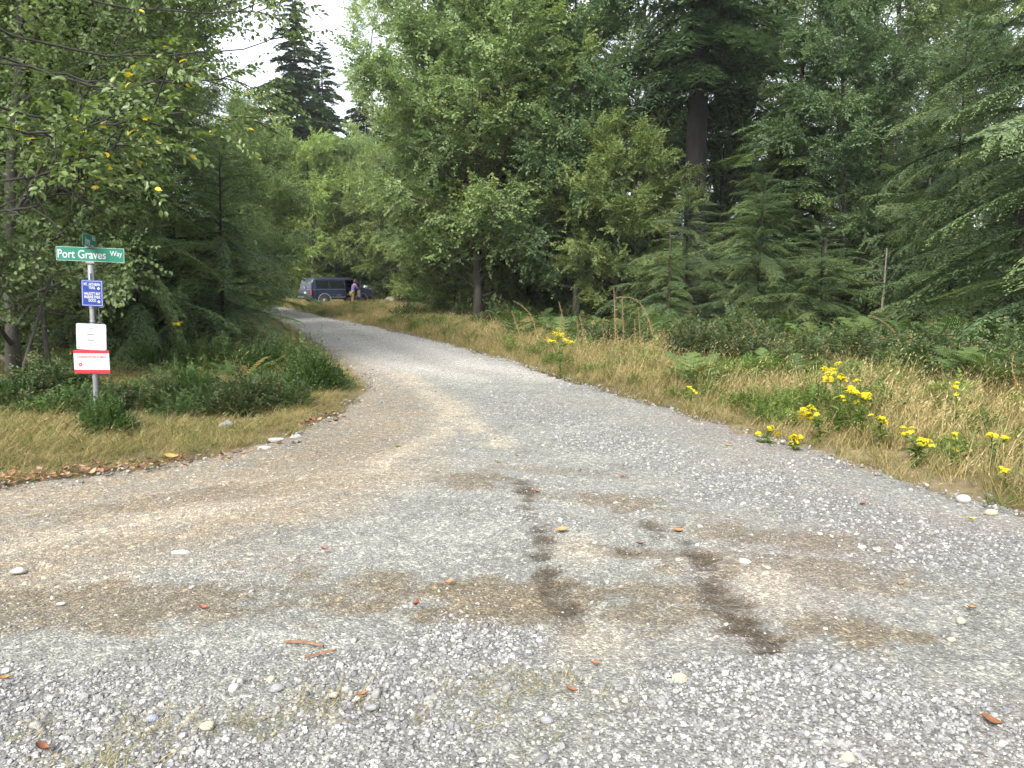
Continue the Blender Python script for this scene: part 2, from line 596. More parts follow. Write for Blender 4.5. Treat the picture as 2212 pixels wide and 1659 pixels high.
def loose(x, y):
    """how much loose washed stone lies here: 0..1"""
    n1 = wob(x, y, 0.55, 12)
    n2 = wob(x, y, 0.2, 25)
    fg = np.clip((fg_edge(x) + 0.12 * n1 + 0.06 * n2 - y) / 0.22, 0, 1)
    fg = fg * (1 - 0.85 * np.clip(patch(x, y, 0.1, 2.75, 0.28, 0.30, 0.6) * 1.2 + patch(x, y, 0.0, 2.3, 0.25, 0.25) - 0.1 + 0.3 * n2, 0, 1))
    fg = fg * np.clip(.85 + .45 * wob(x, y, .42, 6) + .2 * n2, .25, 1)
    lane = np.clip(ridge(x, y, LANE, 0.55) * 1.5 - 0.35 + 0.45 * n1 + 0.25 * n2, 0, 1)
    lane = lane * np.clip((11.5 - y) / 4, 0, 1)
    return np.maximum(fg, 0.8 * lane * (y > 3.2))


TRACKS = [[(-6.5, 4.1), (-3.12, 4.52), (-2.27, 5.18), (-1.2, 6.36), (-0.73, 8.2), (-0.75, 9.75), (-1.5, 12.0), (-3.79, 17.64), (-7.5, 27.0)],
          [(-1.9, 13.5), (-1.18, 10.99), (-0.59, 9.07), (-0.15, 7.5)]]


def road_colour(x, y):
    n0, n1, n2, n3 = wob(x, y, 1.8, 2), wob(x, y, 0.6, 15), wob(x, y, 0.22, 28), wob(x, y, 0.09, 38)
    fine = np.array([0.325, 0.325, 0.295])
    c = np.ones(np.shape(x) + (3,)) * fine
    c = c * (1 + 0.09 * n1 + 0.07 * n2 + 0.06 * n3)[..., None]

    def lay(col, a):
        nonlocal c
        a = np.clip(a, 0, 1)[..., None]
        c = c * (1 - a) + np.array(col) * a
    # purplish fines in streaks
    lay((0.300, 0.262, 0.235), np.clip(0.6 * n0 + 0.5 * n1 + .3 * n2 + .2 * n3 - 0.15, 0, 0.7))
    # tan dirt of the side road, sweeping into the main one
    side = np.clip((np.interp(y, [3.4, 4.2, 5.2, 6.4, 8.5, 11, 18], [-2.9, -1.6, -0.75, -0.45, -0.5, -1.0, -3.2]) - x) / 0.7 + 0.3 * n1, 0, 1) * (y > 3.2)
    side = side * np.clip((28 - y) / 14, 0, 1)
    lay((0.365, 0.305, 0.225), 0.8 * side * (1 + .25 * n2 + .2 * n3))
    for t in TRACKS:
        lay((0.52, 0.455, 0.355), 0.65 * ridge(x, y, t, 0.19) * (1 + 0.4 * n2 + .35 * n3))
    # paler worn wheel lines further up the road
    for off in (-0.9, 0.75):
        mid = [((a[0] + b_[0]) / 2 + off * 0.85, (a[1] + b_[1]) / 2) for a, b_ in zip([(0.0, 12.9), (-1.5, 14.9), (-2.6, 18.4), (-4.4, 23), (-7.1, 29.7), (-10, 36), (-13, 43), (-17, 50)], [(0.0, 12.9), (-1.5, 14.9), (-2.6, 18.4), (-4.4, 23), (-7.1, 29.7), (-10, 36), (-13, 43), (-17, 50)])]
        lay((0.56, 0.535, 0.49), 0.75 * ridge(x, y, mid, 0.5))
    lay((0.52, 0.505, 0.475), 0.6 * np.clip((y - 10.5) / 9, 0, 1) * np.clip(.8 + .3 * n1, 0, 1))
    # brown compacted patches and dug wheel hollows
    brown = (0.205, 0.165, 0.110)
    for cx, cy, rx, ry, an, k in ((-0.28, 6.06, 0.35, 0.30, 0, .75), (-1.75, 3.68, 1.1, 0.30, 0.1, .75), (-0.9, 3.85, 0.5, 0.25, 0.15, .6), (-0.10, 3.75, 0.45, 0.36, 0, .85), (0.66, 3.72, 0.5, 0.40, 0, .75), (1.6, 3.32, 0.5, 0.22, -0.25, .8),
                                  (0.62, 4.45, 0.45, 0.12, -0.3, .75), (0.85, 5.5, 0.5, 0.22, -0.3, .7), (1.55, 4.7, 0.8, 0.2, -0.35, .6), (2.1, 3.9, 0.9, 0.2, -0.35, .55), (-2.3, 5.6, 1.2, 0.2, 0.5, .5), (0.5, 6.4, 0.5, 0.18, -0.3, .4)):
        lay(brown, k * np.clip((patch(x, y, cx, cy, rx, ry, an) + (0.36 * n1 + 0.34 * n2 + 0.26 * n3) * patch(x, y, cx, cy, rx * 1.7, ry * 1.9, an) - .22) * 1.8, 0, 1))
    lay((0.095, 0.076, 0.054), 0.9 * hollow(x, y) * np.clip(.92 + .25 * n3, .5, 1))
    # pale dust beside the hollows
    for cx, cy, rx, ry in ((0.36, 3.3, 0.2, 0.22), (1.35, 3.85, 0.18, 0.3), (0.42, 4.5, 0.15, 0.3)):
        lay((0.46, 0.41, 0.33), 0.75 * patch(x, y, cx, cy, rx, ry))
    # bed between loose stones
    lay((0.235, 0.232, 0.22), 0.85 * loose(x, y))
    return np.clip(c * 0.65, 0.02, 0.9)


keep = sd < 0.02
mb = MB()
fa = grid_faces(len(ys), len(xs), keep)
used = np.unique(fa)
remap = np.full(RX.size, -1)
remap[used] = np.arange(len(used))
mb.add(np.stack([RX, RY, RZ], -1).reshape(-1, 3)[used], remap[fa])
m, n, l, b = new_mat('gravel_road')
at_ = n.new('ShaderNodeAttribute')
at_.attribute_name = 'cover'
tc = n.new('ShaderNodeTexCoord')
v1 = n.new('ShaderNodeTexVoronoi')
v1.inputs['Scale'].default_value = 95
v2 = n.new('ShaderNodeTexVoronoi')
v2.inputs['Scale'].default_value = 38
no = n.new('ShaderNodeTexNoise')
no.inputs['Scale'].default_value = 14
no.inputs['Detail'].default_value = 10
no.inputs['Roughness'].default_value = 0.75
for q in (v1, v2, no):
    l.new(tc.outputs['Object'], q.inputs['Vector'])
s1 = n.new('ShaderNodeSeparateColor')
l.new(v1.outputs['Color'], s1.inputs[0])
r1 = ramp(n, [(0.0, (0.58, 0.58, 0.58)), (0.55, (0.92, 0.92, 0.92)), (0.85, (1.2, 1.2, 1.2)), (1.0, (1.75, 1.75, 1.72))])
l.new(s1.outputs[0], r1.inputs['Fac'])
s2 = n.new('ShaderNodeSeparateColor')
l.new(v2.outputs['Color'], s2.inputs[0])
r2 = ramp(n, [(0.0, (0.82, 0.82, 0.84)), (0.8, (1.0, 1.0, 1.0)), (0.93, (1.25, 1.22, 1.15)), (1.0, (1.6, 1.6, 1.55))])
l.new(s2.outputs[1], r2.inputs['Fac'])
r3 = ramp(n, [(0.3, (0.75, 0.75, 0.75)), (0.7, (1.2, 1.2, 1.2))])
l.new(no.outputs['Fac'], r3.inputs['Fac'])
prev = at_.outputs['Color']
for q in (r1, r2, r3):
    mx = n.new('ShaderNodeMix')
    mx.data_type = 'RGBA'
    mx.blend_type = 'MULTIPLY'
    mx.inputs['Factor'].default_value = 1
    l.new(prev, mx.inputs[6])
    l.new(q.outputs['Color'], mx.inputs[7])
    prev = mx.outputs[2]
l.new(prev, b.inputs['Base Color'])
b.inputs['Roughness'].default_value = 0.92
b.inputs['Specular IOR Level'].default_value = 0.15
hm = n.new('ShaderNodeMath')
hm.operation = 'ADD'
l.new(v1.outputs['Distance'], hm.inputs[0])
l.new(no.outputs['Fac'], hm.inputs[1])
bp = n.new('ShaderNodeBump')
bp.inputs['Strength'].default_value = 0.55
bp.inputs['Distance'].default_value = 0.012
bp.invert = True
l.new(hm.outputs[0], bp.inputs['Height'])
l.new(bp.outputs[0], b.inputs['Normal'])
road = mb.build('gravel_road', m, smooth=True)
add_attr(road.data, 'cover', road_colour(RX, RY).reshape(-1, 3)[used])
tag(road, 'grey gravel road with tan dirt side road joining from the left', 'road', kind='structure')

# ------------------------------------------------------------------ scatter by geometry nodes (only for what nobody could count)
def scatter(name, pos, rot, scl, idx, variants, label, cat):
    """variants: list of meshes; one object that instances them on its points"""
    vc = bpy.data.collections.new(name + '_variants')
    for i, me in enumerate(variants):
        vc.objects.link(bpy.data.objects.new('%s_%02d' % (name, i), me))
    me = bpy.data.meshes.new(name)
    k = len(pos)
    me.vertices.add(k)
    me.vertices.foreach_set('co', np.asarray(pos, np.float32).ravel())
    a = me.attributes.new('rot', 'FLOAT_VECTOR', 'POINT')
    a.data.foreach_set('vector', np.asarray(rot, np.float32).ravel())
    a = me.attributes.new('scl', 'FLOAT_VECTOR', 'POINT')
    a.data.foreach_set('vector', np.asarray(scl, np.float32).ravel())
    a = me.attributes.new('idx', 'INT', 'POINT')
    a.data.foreach_set('value', np.asarray(idx, np.int32))
    me.update()
    o = link(name, me)
    g = bpy.data.node_groups.new(name, 'GeometryNodeTree')
    g.interface.new_socket('Geometry', in_out='INPUT', socket_type='NodeSocketGeometry')
    g.interface.new_socket('Geometry', in_out='OUTPUT', socket_type='NodeSocketGeometry')
    N, L = g.nodes, g.links
    gi, go = N.new('NodeGroupInput'), N.new('NodeGroupOutput')
    ci = N.new('GeometryNodeCollectionInfo')
    ci.inputs['Collection'].default_value = vc
    ci.inputs['Separate Children'].default_value = True
    ci.inputs['Reset Children'].default_value = True
    ip = N.new('GeometryNodeInstanceOnPoints')
    ip.inputs['Pick Instance'].default_value = True

    def named(nm, t):
        q = N.new('GeometryNodeInputNamedAttribute')
        q.data_type = t
        q.inputs['Name'].default_value = nm
        return q.outputs['Attribute']
    er = N.new('FunctionNodeEulerToRotation')
    L.new(named('rot', 'FLOAT_VECTOR'), er.inputs[0])
    L.new(gi.outputs[0], ip.inputs['Points'])
    L.new(ci.outputs[0], ip.inputs['Instance'])
    L.new(named('idx', 'INT'), ip.inputs['Instance Index'])
    L.new(er.outputs[0], ip.inputs['Rotation'])
    L.new(named('scl', 'FLOAT_VECTOR'), ip.inputs['Scale'])
    L.new(ip.outputs[0], go.inputs[0])
    md = o.modifiers.new('scatter', 'NODES')
    md.node_group = g
    return tag(o, label, cat, kind='stuff')


# ------------------------------------------------------------------ loose stones
def stone_mat(name):
    m, n, l, b = new_mat(name)
    oi = n.new('ShaderNodeObjectInfo')
    r = ramp(n, [(0.0, (0.19, 0.19, 0.19)), (0.25, (0.27, 0.272, 0.27)), (0.5, (0.34, 0.34, 0.335)), (0.75, (0.42, 0.418, 0.405)), (0.9, (0.52, 0.51, 0.48)), (0.97, (0.64, 0.63, 0.59)), (1.0, (0.50, 0.45, 0.35))])
    l.new(oi.outputs['Random'], r.inputs['Fac'])
    tc = n.new('ShaderNodeTexCoord')
    no = n.new('ShaderNodeTexNoise')
    no.inputs['Scale'].default_value = 3.0
    no.inputs['Detail'].default_value = 6
    l.new(tc.outputs['Object'], no.inputs['Vector'])
    r2 = ramp(n, [(0.3, (0.50, 0.50, 0.505)), (0.7, (0.76, 0.76, 0.765))])
    l.new(no.outputs['Fac'], r2.inputs['Fac'])
    mx = n.new('ShaderNodeMix')
    mx.data_type = 'RGBA'
    mx.blend_type = 'MULTIPLY'
    mx.inputs['Factor'].default_value = 1
    l.new(r.outputs['Color'], mx.inputs[6])
    l.new(r2.outputs['Color'], mx.inputs[7])
    l.new(mx.outputs[2], b.inputs['Base Color'])
    b.inputs['Roughness'].default_value = 0.85
    b.inputs['Specular IOR Level'].default_value = 0.25
    return m


M['stone'] = stone_mat('washed_stone')
peb = []
for i in range(8):
    q = MB()
    g = np.random.default_rng(i)
    q.blob((0, 0, 0), (1, g.uniform(0.62, 0.95), g.uniform(0.42, 0.68)), seed=i, rough=0.42, lat=4, lon=6)
    peb.append(q.mesh('pebble', M['stone'], smooth=i % 4 == 0))


def stone_field(cnt, xr, yr, size, dens, seed):
    g = np.random.default_rng(seed)
    x, y = g.uniform(*xr, cnt), g.uniform(*yr, cnt)
    k = dens(x, y) * (sdist(ROAD, x, y) < 0.05)
    s = g.uniform(0, 1, cnt) < k
    x, y = x[s], y[s]
    sz = np.clip(g.lognormal(math.log(size), 0.38, len(x)), size * 0.45, size * 3.0)
    return np.stack([x, y, road_relief(x, y) + sz * 0.10], 1), np.stack([g.normal(0, 0.3, len(x)), g.normal(0, 0.3, len(x)), g.uniform(0, 6.28, len(x))], 1), np.repeat(sz[:, None], 3, 1), g.integers(0, 8, len(x))


fields = [stone_field(80000, (-3.2, 3.2), (1.2, 3.75), 0.0070, lambda x, y: 0.95 * loose(x, y), 1),
          stone_field(4200, (-3.2, 3.2), (1.2, 3.65), 0.0125, lambda x, y: 0.85 * loose(x, y) * np.clip(0.55 + 0.5 * wob(x, y, 0.4, 8), 0, 1), 2),
          stone_field(30000, (-3.6, 3.8), (2.2, 6.0), 0.0045, lambda x, y: 0.35 * np.clip(0.5 + 0.5 * wob(x, y, 0.5, 40), 0.1, 1), 3),
          stone_field(60000, (-0.8, 4.2), (3.0, 12.0), 0.0088, lambda x, y: 0.95 * loose(x, y) * (y > 3.3), 4),
          stone_field(16000, (-4.5, 4.2), (3.0, 14.0), 0.0085, lambda x, y: 0.22 + 0.25 * (sdist(ROAD, x, y) > -0.7), 5),
          stone_field(9000, (-14, 4.2), (10.0, 45.0), 0.014, lambda x, y: 0.25 + 0.6 * (sdist(ROAD, x, y) > -0.6), 6)]
g = np.random.default_rng(61)
sx_, sy_ = g.uniform(-8, 6, 60000), g.uniform(2.5, 26, 60000)
sdv = sdist(ROAD, sx_, sy_)
ok = (sdv > -.12) & (sdv < .55) & (g.uniform(0, 1, 60000) < np.exp(-np.maximum(sdv, 0) / .16) * .9)
sx_, sy_ = sx_[ok], sy_[ok]
sz = np.clip(g.lognormal(math.log(.011), .45, len(sx_)), .005, .035)
fields.append((np.stack([sx_, sy_, np.where(sdv[ok] < 0.03, -.012, land_z(sx_, sy_)) + sz * .2], 1), np.stack([g.normal(0, .3, len(sx_)), g.normal(0, .3, len(sx_)), g.uniform(0, 6.28, len(sx_))], 1), np.repeat(sz[:, None], 3, 1), g.integers(0, 8, len(sx_))))
P, Q, S, I = [np.concatenate([f[i] for f in fields]) for i in range(4)]
scatter('gravel', P, Q, S, I, peb, 'loose grey and white stones spread over the gravel road', 'gravel')

# ------------------------------------------------------------------ leaf, twig, bough, frond templates
def leaf_simple(mb, p, d, w, up, l, tint):
    """folded diamond blade: base p, direction d, side w"""
    p, d, w, up = map(np.asarray, (p, d, w, up))
    mb.add([p, p + d * 0.48 * l + w * 0.33 * l + up * 0.07 * l, p + d * l - up * 0.10 * l, p + d * 0.48 * l - w * 0.33 * l + up * 0.07 * l], [[0, 1, 2], [0, 2, 3]], tint)


def leaf_full(mb, p, d, w, up, l, tint):
    """ovate pointed blade with a midrib fold, curled tip"""
    p, d, w, up = map(np.asarray, (p, d, w, up))
    c = lambda s, k, h: p + d * s * l + w * k * l + up * h * l
    mb.add([c(0, 0, 0), c(.22, .25, .06), c(.24, 0, -.01), c(.22, -.25, .06), c(.6, .27, .03), c(.62, 0, -.05), c(.6, -.27, .03), c(1.0, 0, -.2), c(.85, .12, -.07), c(.85, -.12, -.07)],
           [[0, 1, 2], [0, 2, 3], [1, 4, 5], [1, 5, 2], [2, 5, 6], [2, 6, 3], [4, 8, 5], [8, 7, 5], [5, 7, 9], [5, 9, 6]], tint)


def twig(seed, n, length, size, full=False, droop=0.25, stem=0.0, yellow=0.0):
    g = np.random.default_rng(seed)
    mb = MB()
    pts = []
    for i in range(n):
        s = (i + 0.6) / n
        sd_ = 1 if i % 2 else -1
        ang = sd_ * g.uniform(0.5, 1.35) if i < n - 1 else g.uniform(-.3, .3)
        p = np.array([s * length, g.normal(0, 0.03 * length), -droop * length * s * s + g.normal(0, 0.04 * length)])
        pts.append(p)
        tl = g.uniform(-0.75, 0.15)
        d = np.array([math.cos(ang) * math.cos(tl), math.sin(ang) * math.cos(tl), math.sin(tl)])
        d += g.normal(0, 0.12, 3)
        d /= np.linalg.norm(d)
        w = np.cross([g.normal(0, 0.35), g.normal(0, 0.35), 1.0], d)
        w /= np.linalg.norm(w)
        up = np.cross(d, w)
        t = g.uniform(0.05, 0.9)
        if yellow > 0 and i == 3:
            t = 0.96
        (leaf_full if full else leaf_simple)(mb, p, d, w, up, size * g.uniform(0.65, 1.15), t)
    if stem > 0:
        mb.tube([[0, 0, 0], [length * .5, 0, -droop * length * .25], [length, 0, -droop * length]], [stem, stem * .7, stem * .3], 4, 0.05, cap=False)
    return mb.arrays()


def needle_bough(seed, n=15, wid=0.42, droop=0.30, sag=0.5, fine=10, sprig=0.075, wr=.14):
    """flat conifer bough of unit length along +X: side shoots with short drooping sprigs"""
    g = np.random.default_rng(seed)
    mb = MB()
    droop = droop * g.uniform(.45, 1.5)
    wid = wid * g.uniform(.8, 1.2)
    bend = g.uniform(-.12, .12)

    def axis(s):
        return np.array([s, bend * s * s + 0.03 * math.sin(3 * s + seed), 0.10 * s - (droop + 0.10) * s ** 2.2])
    mb.tube([axis(s) for s in (0, .3, .6, .85, 1.0)], [.016, .012, .008, .005, .002], 3, 0.0, cap=False)
    for i in range(n):
        s = 0.10 + 0.88 * (i + g.uniform(0, .6)) / n
        for sd_ in (1, -1):
            L = wid * (0.28 + 1.1 * s) * (1 - s) ** 0.6 * g.uniform(.7, 1.15) + 0.05
            a = sd_ * R(g.uniform(42, 62))
            p0 = axis(s)
            for j in range(fine):
                q = (j + g.uniform(0.2, .8)) / fine
                p = p0 + np.array([math.cos(a) * L * q, math.sin(a) * L * q, -sag * L * q * q])
                for s2 in (1, -1):
                    b = a + s2 * R(g.uniform(28, 60))
                    dz = g.uniform(-0.75, -0.05)
                    d = np.array([math.cos(b), math.sin(b), dz])
                    d /= np.linalg.norm(d)
                    w = np.array([-math.sin(b), math.cos(b), g.normal(0, .35)])
                    l = sprig * g.uniform(.7, 1.35) * (1.1 - .5 * q)
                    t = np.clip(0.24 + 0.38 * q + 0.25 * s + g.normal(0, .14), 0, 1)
                    mb.add([p, p + d * l * .5 + w * l * wr, p + d * l, p + d * l * .5 - w * l * wr], [[0, 1, 2], [0, 2, 3]], t)
    return mb.arrays()


TW_FAR = [twig(100 + i, 12, 0.55, 0.135) for i in range(6)]
TW_MID = [twig(120 + i, 12, 0.46, 0.085) for i in range(6)]
TW_NEAR = [twig(140 + i, 10, 0.26, 0.055, full=True, stem=0.0022, yellow=0.16 if i == 2 else 0.0) for i in range(6)]
TW_SHRUB = [twig(160 + i, 12, 0.20, 0.045, droop=0.1) for i in range(5)]
TW_SALAL = [twig(180 + i, 9, 0.22, 0.06, droop=0.15) for i in range(5)]
BO_HEM = [needle_bough(200 + i) for i in range(5)]
BO_FINE = [needle_bough(240 + i, n=24, wid=0.36, droop=0.34, sag=0.7, fine=14, sprig=0.033, wr=.18) for i in range(6)]
BO_FIR = [needle_bough(220 + i, n=13, wid=0.34, droop=0.42, sag=0.9, fine=8, sprig=0.10) for i in range(5)]
BO_FAR = [needle_bough(260 + i, n=10, wid=0.42, droop=0.38, sag=0.7, fine=7, sprig=0.17, wr=.24) for i in range(4)]


# ------------------------------------------------------------------ trees
def curve_pts(p0, d0, L, k, rise, g, jit=0.06):
    """polyline leaving p0 along d0, bending up by rise"""
    pts = [np.array(p0, float)]
    d = np.array(d0, float)
    for i in range(k):
        d = d + np.array([g.normal(0, jit), g.normal(0, jit), rise / k + g.normal(0, jit * .7)])
        d /= np.linalg.norm(d)
        pts.append(pts[-1] + d * L / k)
    return np.array(pts)


def leafy_tree(seed, H, base, rad, n1, n_tw, tws, tr, leafm, barkm, lean=0.0, up=0.75, top=0.55, tw_scale=1.0, fork=False):
    """trunk mesh (with limbs) and crown mesh. rad: crown radius; base: height fraction where limbs begin; top: where it is widest"""
    g = np.random.default_rng(seed)
    tb, cb = MB(), MB()
    k = 12
    tp = np.zeros((k, 3))
    tp[:, 2] = np.linspace(-0.15, H, k)
    la = g.uniform(0, 6.28)
    q = np.linspace(0, 1, k)
    tp[:, 0] = lean * H * q ** 1.4 * math.cos(la) + np.cumsum(g.normal(0, .012 * H, k)) * q
    tp[:, 1] = lean * H * q ** 1.4 * math.sin(la) + np.cumsum(g.normal(0, .012 * H, k)) * q
    tr_ = tr * (1 - q) ** 0.8 + 0.012
    tr_[0] *= 1.35
    tb.tube(tp, tr_, 9, 0.5)
    anch, dirs = [], []
    for i in range(n1):
        t = base + (0.985 - base) * (i + g.uniform(0, 1)) / n1
        p = np.array([np.interp(t, q, tp[:, c]) for c in range(3)])
        az = i * 2.4 + g.uniform(-.5, .5)
        env = (t - base) / (top - base + 1e-6) if t < top else (1.02 - t) / (1.02 - top)
        L = rad * (0.30 + 0.75 * np.clip(env, 0, 1) ** 0.6) * g.uniform(.7, 1.15)
        el = R(g.uniform(5, 35)) + up * (t - base) * 0.9
        d = np.array([math.cos(az) * math.cos(el), math.sin(az) * math.cos(el), math.sin(el)])
        pl = curve_pts(p, d, L, 6, g.uniform(-.25, .5), g)
        r0 = max(0.012, np.interp(t, q, tr_) * 0.42)
        tb.tube(pl, np.linspace(r0, 0.006, len(pl)), 5, 0.5, cap=False)
        n2 = max(3, int(L * 2.6))
        for j in range(n2):
            s = g.uniform(.22, 1.0)
            p2 = np.array([np.interp(s * 6, range(7), pl[:, c]) for c in range(3)])
            dd = pl[min(6, int(s * 6) + 1)] - pl[min(5, int(s * 6))]
            dd /= np.linalg.norm(dd)
            a2 = g.choice([-1, 1]) * g.uniform(.5, 1.2)
            d2 = np.array([dd[0] * math.cos(a2) - dd[1] * math.sin(a2), dd[0] * math.sin(a2) + dd[1] * math.cos(a2), dd[2] + g.uniform(-.35, .45)])
            d2 /= np.linalg.norm(d2)
            L2 = L * g.uniform(.22, .45) * (1.15 - .5 * s) + .25
            p2l = curve_pts(p2, d2, L2, 4, g.uniform(-.3, .3), g, .1)
            tb.tube(p2l, np.linspace(r0 * .4 + .003, .003, 5), 3, 0.5, cap=False)
            anch.append(p2l[1:])
            dirs.append(np.diff(p2l, axis=0))
        anch.append(pl[3:])
        dirs.append(np.diff(pl, axis=0)[2:])
    A, D = np.concatenate(anch), np.concatenate(dirs)
    for i, tpl in enumerate(tws):
        c = n_tw // len(tws)
        s = g.integers(0, len(A), c)
        d = D[s] / np.linalg.norm(D[s], axis=1)[:, None] + g.normal(0, .55, (c, 3))
        d[:, 2] -= 0.12
        sc = g.uniform(.7, 1.25, c) * tw_scale
        cb.stamp(tpl, frames(d, roll=g.normal(0, .5, c)) * sc[:, None, None], A[s] + g.normal(0, .16, (c, 3)), g.normal(0, .10, c) + .13 * (np.sin(A[s] @ np.array([1.9, 1.1, 1.7]) + seed) + np.sin(A[s] @ np.array([-1.3, 2.3, .9]) + 2 * seed)))
    return tb.mesh('trunk', barkm, True), cb.mesh('crown', leafm)


def conifer(seed, H, rad, n, bos, tr, leafm, barkm, base=0.06, shape=0.85, tilt=0.15, lean=0.01, dens_low=1.0, thick=1.0):
    g = np.random.default_rng(seed)
    tb, cb = MB(), MB()
    k = 12
    q = np.linspace(0, 1, k)
    tp = np.stack([lean * H * q * math.cos(seed), lean * H * q * math.sin(seed), -0.2 + (H + .2) * q], 1)
    tp[1:-1, :2] += g.normal(0, .012 * tr * 8, (k - 2, 2))
    tr_ = tr * (1 - q) ** 0.85 + .01
    tr_[0] *= 1.3
    tb.tube(tp, tr_, 10, 0.5)
    t = base + (0.985 - base) * np.linspace(0, 1, n) ** 1.0
    az = np.arange(n) * 2.39996 + g.uniform(-.5, .5, n)
    L = rad * ((1 - t) ** shape * 0.97 + 0.05) * g.uniform(.62, 1.15, n)
    L *= np.clip((t - base) * 9 + 0.72, 0, 1)
    el = R(14) * (t - 0.35) + tilt * g.normal(0.0, .6, n) + 0.16 * t
    d = np.stack([np.cos(az) * np.cos(el), np.sin(az) * np.cos(el), np.sin(el)], 1)
    T = np.stack([np.interp(t, q, tp[:, c]) for c in range(3)], 1)
    Mx = frames(d, roll=g.normal(0, .22, n))
    sc = np.stack([L, L * g.uniform(.8, 1.25, n) * thick, L * g.uniform(.6, 1.3, n)], 1)
    Mx = Mx * sc[:, None, :]
    pick = g.integers(0, len(bos), n)
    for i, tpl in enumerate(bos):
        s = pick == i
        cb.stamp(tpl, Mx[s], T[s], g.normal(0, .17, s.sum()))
    return tb.mesh('trunk', barkm, True), cb.mesh('crown', leafm)


TREE = {}
ALD, ALL, MAP = M['alder_leaf'], M['alder_light'], M['maple_leaf']
BA, BF, BRD = M['bark_alder'], M['bark_fir'], M['bark_red']
TREE['bushy_a'] = leafy_tree(1, 12.0, 0.06, 4.8, 40, 7800, TW_FAR, 0.16, ALD, BA, 0.02, top=0.42)
TREE['bushy_b'] = leafy_tree(2, 11.0, 0.06, 4.6, 38, 7200, TW_FAR, 0.15, ALL, BA, 0.03, top=0.40)
TREE['tall_a'] = leafy_tree(3, 21.0, 0.10, 4.6, 48, 5200, TW_FAR, 0.21, ALL, BA, 0.03, top=0.55, tw_scale=1.1)
TREE['tall_b'] = leafy_tree(4, 22.0, 0.08, 4.4, 48, 5800, TW_FAR, 0.20, ALD, BA, 0.02, top=0.45, tw_scale=1.1)
TREE['airy'] = leafy_tree(5, 26.0, 0.34, 4.2, 30, 2300, TW_FAR, 0.17, ALL, BA, 0.03, top=0.75, tw_scale=1.1)
TREE['maple'] = leafy_tree(6, 16.0, 0.07, 3.6, 40, 8000, TW_FAR, 0.16, MAP, BA, 0.02, top=0.35)
TREE['near_alder'] = leafy_tree(7, 11.0, 0.03, 3.6, 46, 10000, TW_MID, 0.09, ALD, BA, 0.04, top=0.30, tw_scale=1.0)
TREE['near_alder_b'] = leafy_tree(8, 9.0, 0.03, 3.0, 40, 9000, TW_MID, 0.07, ALD, BA, 0.05, top=0.35, tw_scale=1.0)
TREE['hemlock'] = conifer(11, 15.0, 4.4, 150, BO_HEM, 0.22, M['hemlock_needle'], BRD, base=0.05)
TREE['hemlock_fine'] = conifer(16, 15.0, 4.3, 130, BO_FINE, 0.15, M['hemlock_needle'], BF, base=0.05)
TREE['hemlock_low'] = conifer(17, 6.0, 2.8, 120, BO_FINE, 0.05, M['hemlock_needle'], BF, base=0.02, shape=0.6, tilt=0.45, lean=.03, thick=.75)
TREE['hemlock_b'] = conifer(12, 11.0, 3.3, 120, BO_HEM, 0.15, M['hemlock_needle'], BRD, base=0.05, shape=0.8)
TREE['fir'] = conifer(13, 29.0, 5.6, 170, BO_FIR, 0.50, M['fir_needle'], BF, base=0.30, shape=0.7, thick=1.0)
TREE['spire'] = conifer(14, 27.0, 6.2, 260, BO_FAR, 0.26, M['fir_needle'], BF, base=0.05, shape=0.9)
TREE['sapling'] = conifer(15, 3.2, 1.15, 56, BO_HEM, 0.03, M['hemlock_needle'], BRD, base=0.05)


def plant_tree(kind, x, y, name, label, cat='tree', sc=1.0, rz=None, group=None, szz=None):
    tm, cm = TREE[kind]
    e = empty(name, (x, y, float(land_z(np.array([x]), np.array([y]))[0])), RNG.uniform(0, 6.28) if rz is None else rz, label, cat, group)
    e.scale = (sc, sc, szz or sc)
    link('trunk', tm, e)
    link('crown', cm, e)
    return e


def spot(px, y):
    return at(px, 700, y)[0], y


